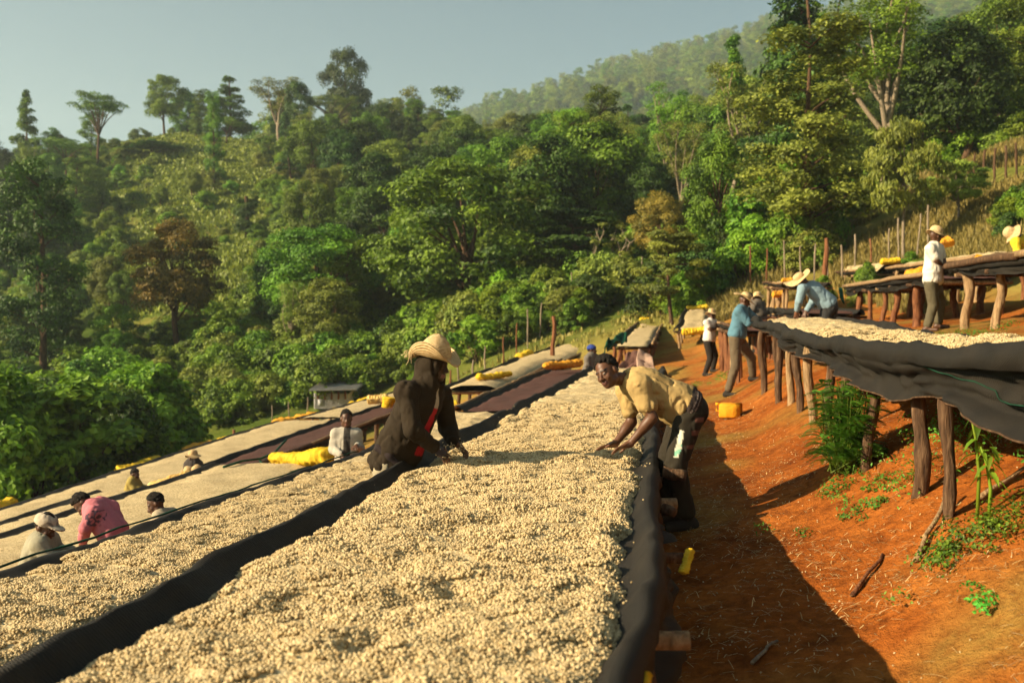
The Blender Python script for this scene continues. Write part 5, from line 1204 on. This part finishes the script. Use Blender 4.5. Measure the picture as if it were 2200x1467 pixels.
# green edge along the second bed
dd = np.linspace(3.2, 13, 60); pts = np.stack([sx(-4.07 + .02 * vnoise(dd * 2, 0), dd), dd, np.interp(dd, [3, 6, 9.7, 13.3], [.58, .50, .38, .28]) + .012 + .01 * vnoise(dd * 3, 2)], 1)
v, f = tube(pts, .008, 6, True, .3); tag(link('green_rope', mesh('green_rope', v - pts[0], f, M['net_green']), None, pts[0]), 'dark green rope along the far rim of the second bed', 'rope')
# log ends under the middle bed rim
for k, (px, y, z, L, r, mt, lab) in enumerate(((1474, 1022, .86, .34, .042, 'bark', 'split log end jutting out below the bending youth'), (1450, 1102, .80, .2, .034, 'bark', 'short dark log end jutting out of the rim'))):
    d = (CAMZ - z) * F / (y - 690); x1 = (px - 1100) / F * d
    v, f = tube(np.linspace((max(x1 - L, sx(-.09, d) + .06), d + .03, z + .02), (x1, d - .02, z), 7), r * np.array([1, 1, 1.05, .95, 1.05, 1, .92]), 9, True, .3, k + 5); c = v.mean(0)
    tag(link('log', mesh('log', v - c, f, M[mt]), None, c), lab, 'log')
# tin hut
hp = onx(718, 52); hut = empty('tin_hut', hp, 'small grey tin hut with a slanting sheet roof at the edge of the bushes', 'hut')
def iron(root, name, a, b, c, d, n=44, amp=.03, mat='sheet_iron'):
    a, b, c, d = [np.array(q, float) for q in (a, b, c, d)]; u = np.linspace(0, 1, n)[:, None, None]; w = np.linspace(0, 1, 3)[None, :, None]
    g = (a * (1 - u) + b * u) * (1 - w) + (d * (1 - u) + c * u) * w
    nr = np.cross(b - a, d - a); nr /= np.linalg.norm(nr); g = g + nr * (amp * np.cos(np.arange(n) * math.pi))[:, None, None]
    o = part(root, name, g.reshape(-1, 3), grid_faces(n, 3), M[mat], smooth=False); so = o.modifiers.new('thickness', 'SOLIDIFY'); so.thickness = .015; return o
x0, x1 = P(684, 800, 52)[0], P(756, 800, 52)[0]; z0 = hp[2] - .3; z1 = P(700, 836, 52)[2]; zbk = P(700, 818, 52)[2]
iron(hut, 'wall', (x0, 51, z0), (x1, 51, z0), (x1, 51, z1 - .15), (x0, 51, z1 - .15)); iron(hut, 'wall', (x1, 51, z0), (x1 + .5, 53.5, z0), (x1 + .5, 53.5, zbk), (x1, 51, z1 - .15))
iron(hut, 'wall', (x0, 53.5, z0), (x0, 51, z0), (x0, 51, z1 - .15), (x0, 53.5, zbk)); iron(hut, 'wall', (x1 + .5, 53.5, z0), (x0, 53.5, z0), (x0, 53.5, zbk), (x1 + .5, 53.5, zbk))
iron(hut, 'roof', P(663, 839, 50.2), P(766, 837, 50.2), P(798, 810, 54.5), P(706, 808, 54.5), 60, .03)
v, f = box(((x0 + .3), 50.93, P(700, 864, 51)[2]), .22, .02, .28, 0); part(hut, 'notice', v, f, M['cloth'], cols={'col': np.full((8, 3), .5)})
for k in range(5):
    xx = x0 + (x1 - x0) * (k + .5) / 5; v, f = tube([(xx, 50.98, z1 - .45), (xx, 50.98, z1 - .05)], .05, 6); part(hut, 'rafter_end', v, f, M['wood_red'])
# cut yellow jerrycan on the path
jc = P(1570, 889, 14.2); jc[2] = float(zr(jc[0], jc[1])); can = empty('cut_jerrycan', jc, 'cut open orange plastic can lying on the red path', 'container')
def shell(w, h, l, th, rz, c, n=24):
    prof = []
    for k in range(n):
        a = 2 * math.pi * k / n; ca, sa = math.cos(a), math.sin(a); e = .32
        prof.append((math.copysign(abs(ca) ** e, ca) * w / 2, math.copysign(abs(sa) ** e, sa) * h / 2 + h / 2))
    prof = np.array(prof); xs = [0, .02, .5 * l, l, l - .002, .5 * l, .03]; sc = [.9, 1, 1.0, 1.0, 1 - th, 1 - th, 1 - th - .02]
    v = np.vstack([np.stack([np.full(n, x_), prof[:, 0] * s_, (prof[:, 1] - h / 2) * s_ + h / 2], 1) for x_, s_ in zip(xs, sc)])
    q = []
    for m in range(len(xs) - 1):
        k = np.arange(n); q.append(np.stack([m * n + k, m * n + (k + 1) % n, (m + 1) * n + (k + 1) % n, (m + 1) * n + k], 1))
    v = np.vstack([v, [[0, 0, h / 2]], [[.03, 0, h / 2]]]); k = np.arange(n)
    t = np.vstack([np.stack([(k + 1) % n, k, np.full(n, len(v) - 2)], 1), np.stack([6 * n + k, 6 * n + (k + 1) % n, np.full(n, len(v) - 1)], 1)])
    c_, s_ = math.cos(rz), math.sin(rz); v = np.stack([v[:, 0] * c_ - v[:, 1] * s_, v[:, 0] * s_ + v[:, 1] * c_, v[:, 2]], 1) + c
    return v, [np.vstack(q), t]
v, f = shell(.26, .21, .30, .06, -.35, jc + (-.15, .02, 0)); part(can, 'body', v, f, M['plastic_orange'])
v, f = tube([jc + (-.17, -.06, .2), jc + (-.22, -.06, .2), jc + (-.22, -.06, .1), jc + (-.17, -.06, .1)], .014, 6); part(can, 'handle', v, f, M['plastic_orange'])
v, f = tube([jc + (-.16, .06, .19), jc + (-.205, .06, .19)], .022, 10); part(can, 'spout', v, f, M['plastic_orange'])
# sticks lying about
for k, (xa, ya, da, xb, yb, db, r, lab) in enumerate((
    (1690, 1130, 6.75, 1895, 1160, 6.3, .012, 'x'),)): pass
def stick(xa, da, xb, db, r, label, mat='wood_pale', lift=.02, lift2=None):
    a, b = onx(xa, da), onx(xb, db); a[2] += lift; b[2] += lift if lift2 is None else lift2
    u = np.linspace(0, 1, 7)[:, None]; pts = a + (b - a) * u; pts[:, 2] = np.maximum(pts[:, 2], [float(zr(q[0], q[1])) + r * .6 for q in pts]); pts += RNG.normal(size=pts.shape) * r * .4
    v, f = tube(pts, r * np.linspace(1, .7, 7), 6, True, .2, int(xa)); c = v.mean(0); tag(link('stick', mesh('stick', v - c, f, M[mat]), None, c), label, 'stick')
stick(1835, 5.55, 1900, 5.95, .014, 'brown stick lying left of the spotted post foot', 'wood_red')
stick(1970, 5.6, 2045, 6.1, .018, 'thick stick leaning on the earth beside the spotted post', 'wood_pale', .03, .1)
stick(1880, 4.05, 1915, 3.85, .014, 'orange splinter at the edge of the big shadow', 'wood_pale')
stick(2110, 5.9, 2215, 6.1, .016, 'pale twig on the bank at the right edge', 'wood_pale', .05)
stick(1620, 5.0, 1672, 5.2, .011, 'thin stick in the shade of the middle bed', 'bark_pale')
stick(1600, 4.55, 1655, 4.6, .010, 'short straight twig in the shade of the path', 'bark_pale')
stick(1585, 3.75, 1640, 3.5, .012, 'fallen twig low in the dark part of the path', 'bark_pale')
stick(1630, 4.25, 1645, 4.45, .010, 'red brown chip in the dark part of the path', 'wood_red')
stick(1895, 3.75, 1940, 3.85, .010, 'pale twig in the lower shadow', 'bark_pale')

# litter: straw, spilt beans, dry tufts
def straws(n, xs, ys, lmin, lmax, wd, cols, seed, lift=.008):
    rg = np.random.default_rng(seed); X, Y = xs, ys; Z = zr(X, Y) + lift * rg.uniform(.3, 1.6, len(X)); n = len(X)
    a = rg.normal(.3, .9, n); L = rg.uniform(lmin, lmax, n); u = np.stack([np.cos(a), np.sin(a), rg.normal(0, .10, n)], 1); w = np.stack([-np.sin(a), np.cos(a), 0 * a], 1) * wd
    c = np.stack([X, Y, Z], 1); bend = np.stack([0 * a, 0 * a, np.abs(rg.normal(0, .12, n)) * L], 1)
    v = np.stack([c - u * L[:, None] / 2 - w, c - u * L[:, None] / 2 + w, c + w + bend, c - w + bend, c + u * L[:, None] / 2 + w, c + u * L[:, None] / 2 - w], 1).reshape(-1, 3)
    k = np.arange(n)[:, None] * 6; q = np.vstack([k + np.array([[0, 3, 2, 1]]), k + np.array([[3, 5, 4, 2]])])
    cc = np.array(cols)[rg.integers(0, len(cols), n)] * rg.uniform(.6, 1.2, (n, 1))
    return v, q, np.repeat(cc, 6, 0)
n = 40000; sS = rs.uniform(-.1, 4.2, n); dD = 2.6 * np.exp(rs.uniform(0, 1, n) * math.log(26 / 2.6)); Xq = sx(sS, dD)
kp = (fbm(Xq * 1.3, dD * 1.3, 0, 51, 3) > rs.uniform(-.35, .6, n)); Xq, dD = Xq[kp], dD[kp]
v, q, cc = straws(0, Xq, dD, .02, .11, .0018, [(.50, .33, .13), (.62, .45, .20), (.34, .19, .08), (.55, .40, .2)], 3)
tag(link('straw_litter', mesh('straw_litter', v, q, M['litter'], cols={'col': cc}, smooth=False)), 'dry straw and chaff littered over the red path', 'straw', None, 'stuff')
n = 600; sS = np.where(rs.uniform(size=n) < .5, rs.uniform(0, 1.2, n), rs.uniform(.3, 2.6, n)); dD = 2.8 * np.exp(rs.uniform(0, 1, n) * math.log(4.5)); Xq = sx(sS, dD)
v, f, tt = beans_at(np.stack([Xq, dD, zr(Xq, dD) + .004], 1), np.random.default_rng(8), 1.1)
tag(link('spilt_beans', mesh('spilt_beans', v, f, M['bean'], attrs={'tint': tt})), 'coffee beans spilt on the red path', 'coffee beans', None, 'stuff')
n = 110; dD = rs.uniform(2.8, 12, n); k2 = rs.uniform(size=n) < .4; oo = rs.uniform(.03, .24, n)
sS2 = np.where(k2, -.11 - oo * .5, np.interp(dD, [2, 4, 6.5, 8.2, 14], [-2.08, -2.05, -1.98, -1.95, -1.86]) + oo); Xq = sx(sS2, dD)
v, f, tt = beans_at(np.stack([Xq, dD, .948 + np.interp(np.where(k2, oo * .5, oo), [0, .03, .06, .1, .18, .3], [.038, .03, -.005, -.045, -.075, -.085])], 1), np.random.default_rng(9), 1.1)
tag(link('stray_beans', mesh('stray_beans', v, f, M['bean'], attrs={'tint': tt})), 'stray beans along the black rims of the middle bed', 'coffee beans', None, 'stuff')

def tufts(X, Y, h, blades, seed, w=.006, spread=.12, leanx=.4):
    rg = np.random.default_rng(seed); n = len(X); idx = np.repeat(np.arange(n), blades); m = len(idx)
    a = rg.uniform(0, 6.283, m); r = rg.uniform(0, spread, m); H = np.asarray(h)[idx] * rg.uniform(.5, 1.15, m)
    bx, by = X[idx] + np.cos(a) * r, Y[idx] + np.sin(a) * r; bz = zr(bx, by) - .02
    ln = rg.uniform(.1, leanx, m)[:, None] * H[:, None] * np.stack([np.cos(a), np.sin(a), 0 * a], 1)
    b = np.stack([bx, by, bz], 1); a2 = a + 1.57 + rg.normal(0, .5, m); wv = np.stack([np.cos(a2), np.sin(a2), 0 * a], 1) * (w * (1 + Y[idx] / 14))[:, None]
    mid = b + ln * .35 + np.stack([0 * a, 0 * a, H * .6], 1); top = b + ln + np.stack([0 * a, 0 * a, H * .92], 1)
    v = np.stack([b - wv, b + wv, mid + wv * .7, mid - wv * .7, top], 1).reshape(-1, 3); k = np.arange(m)[:, None] * 5
    return v, [k + np.array([[0, 1, 2, 3]]), k + np.array([[3, 2, 4]])], np.repeat(np.clip(rg.normal(.5, .25, m), 0, 1), 5)
n = 9000; px = rs.uniform(1480, 2330, n); d = rs.uniform(24, 50, n); X = (px - 1100) / F * d; S = X - .157 * d
kp = (S > 6.2) | ((d > 36) & (px < 1700) & (S > -3)); kp &= fbm(X * .3, d * .3, 0, 61, 2) > -.35
v, f, tt = tufts(X[kp], d[kp], rs.uniform(.2, .55, kp.sum()), 9, 4, .008, .25)
tag(link('dry_grass', mesh('dry_grass', v, f, M['grass_dry'], attrs={'tint': tt}, smooth=False)), 'dry yellow grass on the right hillside', 'grass', None, 'stuff')
n = 5200; px = rs.uniform(-60, 1500, n); d = rs.uniform(26, 62, n); X = (px - 1100) / F * d; S = X - .157 * d
kp = ((S < -15.9) & (S > -20)) | ((d > 50) & (S > -18)) | ((px > 900) & (d > 40)); kp &= (rs.uniform(size=n) < .5) & ~((px > 560) & (px < 900) & (d < 60))
kp &= (px < 900) | (rs.uniform(size=n) < .45)
hh = np.where(px[kp] > 880, rs.uniform(.15, .45, kp.sum()), rs.uniform(.25, .8, kp.sum()))
v, f, tt = tufts(X[kp], d[kp], hh, 9, 6, .012, .35, .3)
tag(link('tall_grass', mesh('tall_grass', v, f, M['grass_dry'], attrs={'tint': tt}, smooth=False)), 'tall pale grass between the beds and the bushes', 'grass', None, 'stuff')
n = 3400; px = rs.uniform(220, 620, n); d = rs.uniform(80, 185, n); X = (px - 1100) / F * d
v, f, tt = tufts(X, d, rs.uniform(.25, .7, n), 12, 7, .02, 1.6, .6)
tag(link('slope_grass', mesh('slope_grass', v, f, M['leaf_olive'], attrs={'tint': tt}, smooth=False)), 'dry grass on the open crest of the left slope', 'grass', None, 'stuff')

# weeds, fern bush and young plants under the right bed
def weedmesh(pts, h, nl, a, b, seed, mat='leaf_fern'):
    rg = np.random.default_rng(seed); pts = np.asarray(pts)
    v, f, tt = leaves(pts + np.stack([0 * pts[:, 0], 0 * pts[:, 0], h * .5], 1), h, np.full(len(pts), nl), a, b, rg, .6, .6); return v, f, tt
def low_weeds(cx, cd, n, rx, ry, label, seed, h0=.05, h1=.12, mat='leaf_fern'):
    rg = np.random.default_rng(seed); c = onx(cx, cd); q = rg.normal(size=(n, 2)) * (rx, ry); X, Y = c[0] + q[:, 0], c[1] + q[:, 1]
    v, f, tt = weedmesh(np.stack([X, Y, zr(X, Y)], 1), rg.uniform(h0, h1, n), 34, .013, .008, seed)
    o = link('weeds', mesh('weeds', v - c, f, M[mat], smooth=False, attrs={'tint': tt}), None, c); tag(o, label, 'weeds', None, 'stuff')
low_weeds(2125, 5.45, 46, .22, .14, 'leafy green weeds at the foot of the spotted post', 1, .06, .16, 'leaf_green')
low_weeds(2010, 5.5, 12, .1, .08, 'small weeds left of the spotted post', 2, .04, .08, 'leaf_green')
low_weeds(1900, 6.9, 26, .28, .16, 'small green weeds below the fern leaved bush', 3, .04, .09)
low_weeds(1815, 7.4, 8, .06, .06, 'single weed in the post shadow', 4, .06, .12)
low_weeds(2112, 4.75, 5, .03, .08, 'thin weed near the right edge of the path', 5, .04, .08)
low_weeds(2180, 7.2, 60, .5, .4, 'green weeds under the right end of the black net', 6, .08, .2)
low_weeds(1560, 22, 24, .5, .7, 'scattered weeds along the far path', 7, .06, .14)
low_weeds(2100, 13.2, 60, 1.0, .6, 'green weeds below the bare railed bed', 9, .06, .14)
# fern leaved bush
g = onx(1818, 7.75); bush = empty('fern_bush', g, 'bright green fern leaved bush growing under the black net', 'bush')
rgf = np.random.default_rng(3); stems = []; LV = []; LT = []
for k in range(110):
    a = rgf.uniform(0, 6.283); hh = rgf.uniform(.15, .74); rr = rgf.uniform(.05, .46) * (1 - .3 * hh)
    p0 = np.array([rgf.normal() * .05, rgf.normal() * .05, 0]); p1 = np.array([math.cos(a) * rr * .6, math.sin(a) * rr * .6, hh])
    stems.append(tube(np.array([p0, (p0 + p1) / 2 + rgf.normal(size=3) * .02, p1]), [.008, .006, .004], 5, False))
    for fr in range(3):
        a2 = a + rgf.normal() * 1.0; q0 = p0 + (p1 - p0) * rgf.uniform(.55, 1); L = rgf.uniform(.15, .26); dr = np.array([math.cos(a2) * .8, math.sin(a2) * .8, rgf.uniform(.1, .6)])
        u = np.linspace(.12, 1, 11); ax = q0 + dr * (L * u)[:, None] + np.array([0, 0, -1]) * (L * .45 * u ** 2)[:, None]
        sd = np.cross(dr, (0, 0, 1)); sd /= np.linalg.norm(sd); wl_ = .042 * np.sin(np.clip(u * 2.9, 0, 3.0)) + .012
        for sg in (-1, 1):
            tip = ax + (sd * sg)[None] * wl_[:, None] + dr * .012 - np.array([0, 0, .006]); fw = dr * .010
            LV.append(np.stack([ax - fw, (ax + tip) / 2 - fw * 1.3, tip, (ax + tip) / 2 + fw * 1.3], 1).reshape(-1, 3)); LT.append(np.full(44, np.clip(rgf.normal(.55, .25), 0, 1)))
v, f = merge(stems); part(bush, 'stems', v + g, f, M['leaf_green'], attrs={'tint': np.full(len(v), .4)})
v = np.vstack(LV); part(bush, 'fronds', v + g, np.arange(len(v)).reshape(-1, 4), M['leaf_fern'], attrs={'tint': np.concatenate(LT)}, smooth=False)
for pxp, dp, hp_, lab in ((2103, 5.75, .62, 'tall pale stemmed young plant right of the spotted post'), (2128, 5.7, .40, 'shorter young plant right of the spotted post')):
    g = onx(pxp, dp); yp = empty('young_plant', g, lab, 'plant'); v, f = tube(g + np.array([(0, 0, -.03), (.01, 0, hp_ * .4), (-.01, .01, hp_ * .75), (-.05, 0, hp_)]), [.011, .010, .008, .004], 6); part(yp, 'stem', v, f, M['leaf_bright'], attrs={'tint': np.full(len(v), .9)})
    for k in range(11):
        a = k * 2.4; z = hp_ * (.55 + .045 * k); L = .10 * (1.1 - .04 * k); dr = np.array([math.cos(a), math.sin(a), .25]); sd = np.array([-math.sin(a), math.cos(a), 0]) * .02
        u = np.array([0, .3, .65, 1]); wd = np.array([.1, 1, .85, .02]); ax = g + (0, 0, z) + dr * (L * u)[:, None] - np.array([0, 0, 1]) * (.10 * u ** 2)[:, None] * 1.0
        vv = np.stack([ax - sd * wd[:, None], ax + (0, 0, -.006), ax + sd * wd[:, None]], 1).reshape(-1, 3); part(yp, 'leaf', vv, grid_faces(4, 3), M['leaf_bright'], attrs={'tint': np.full(12, random.random())})
# the big spotted near posts of the right bed are legs; flying beans from the hooded man's hands
rgb = np.random.default_rng(12); c = P(972, 972, 7.35); n = 120
pos = c + rgb.normal(size=(n, 3)) * (.055, .05, .03) + (0, 0, .0); pos[:14] += rgb.uniform(-.05, .05, (14, 3)) + (0, 0, .06)
v, f, tt = beans_at(pos, rgb, 1.1); tag(link('falling_beans', mesh('falling_beans', v, f, M['bean'], attrs={'tint': tt})), 'coffee beans tumbling from the hands of the hooded man', 'coffee beans', None, 'stuff')
# haze
bpy.ops.mesh.primitive_cube_add(size=1) if False else None
hv, hf = box((0, 0, 0), 1, 1, 1)
hz0, hz1 = float(gz.min()) - 1.0, 370.0
hv = hv * (3600, 3600, hz1 - hz0) + (0, 0, (hz0 + hz1) / 2)
tm = bpy.data.materials.new('haze'); tm.use_nodes = True; tn = tm.node_tree.nodes; tn.remove(tn['Principled BSDF'])
pv = tn.new('ShaderNodeVolumePrincipled'); pv.inputs['Color'].default_value = (0.74, 0.89, 1.0, 1); pv.inputs['Density'].default_value = 0.00036; pv.inputs['Anisotropy'].default_value = 0.25
tm.node_tree.links.new(pv.outputs[0], tn['Material Output'].inputs['Volume'])
hz = link('haze', mesh('haze', hv, hf, tm, smooth=False)); tag(hz, 'thin morning haze over the hills', 'haze', None, 'stuff')
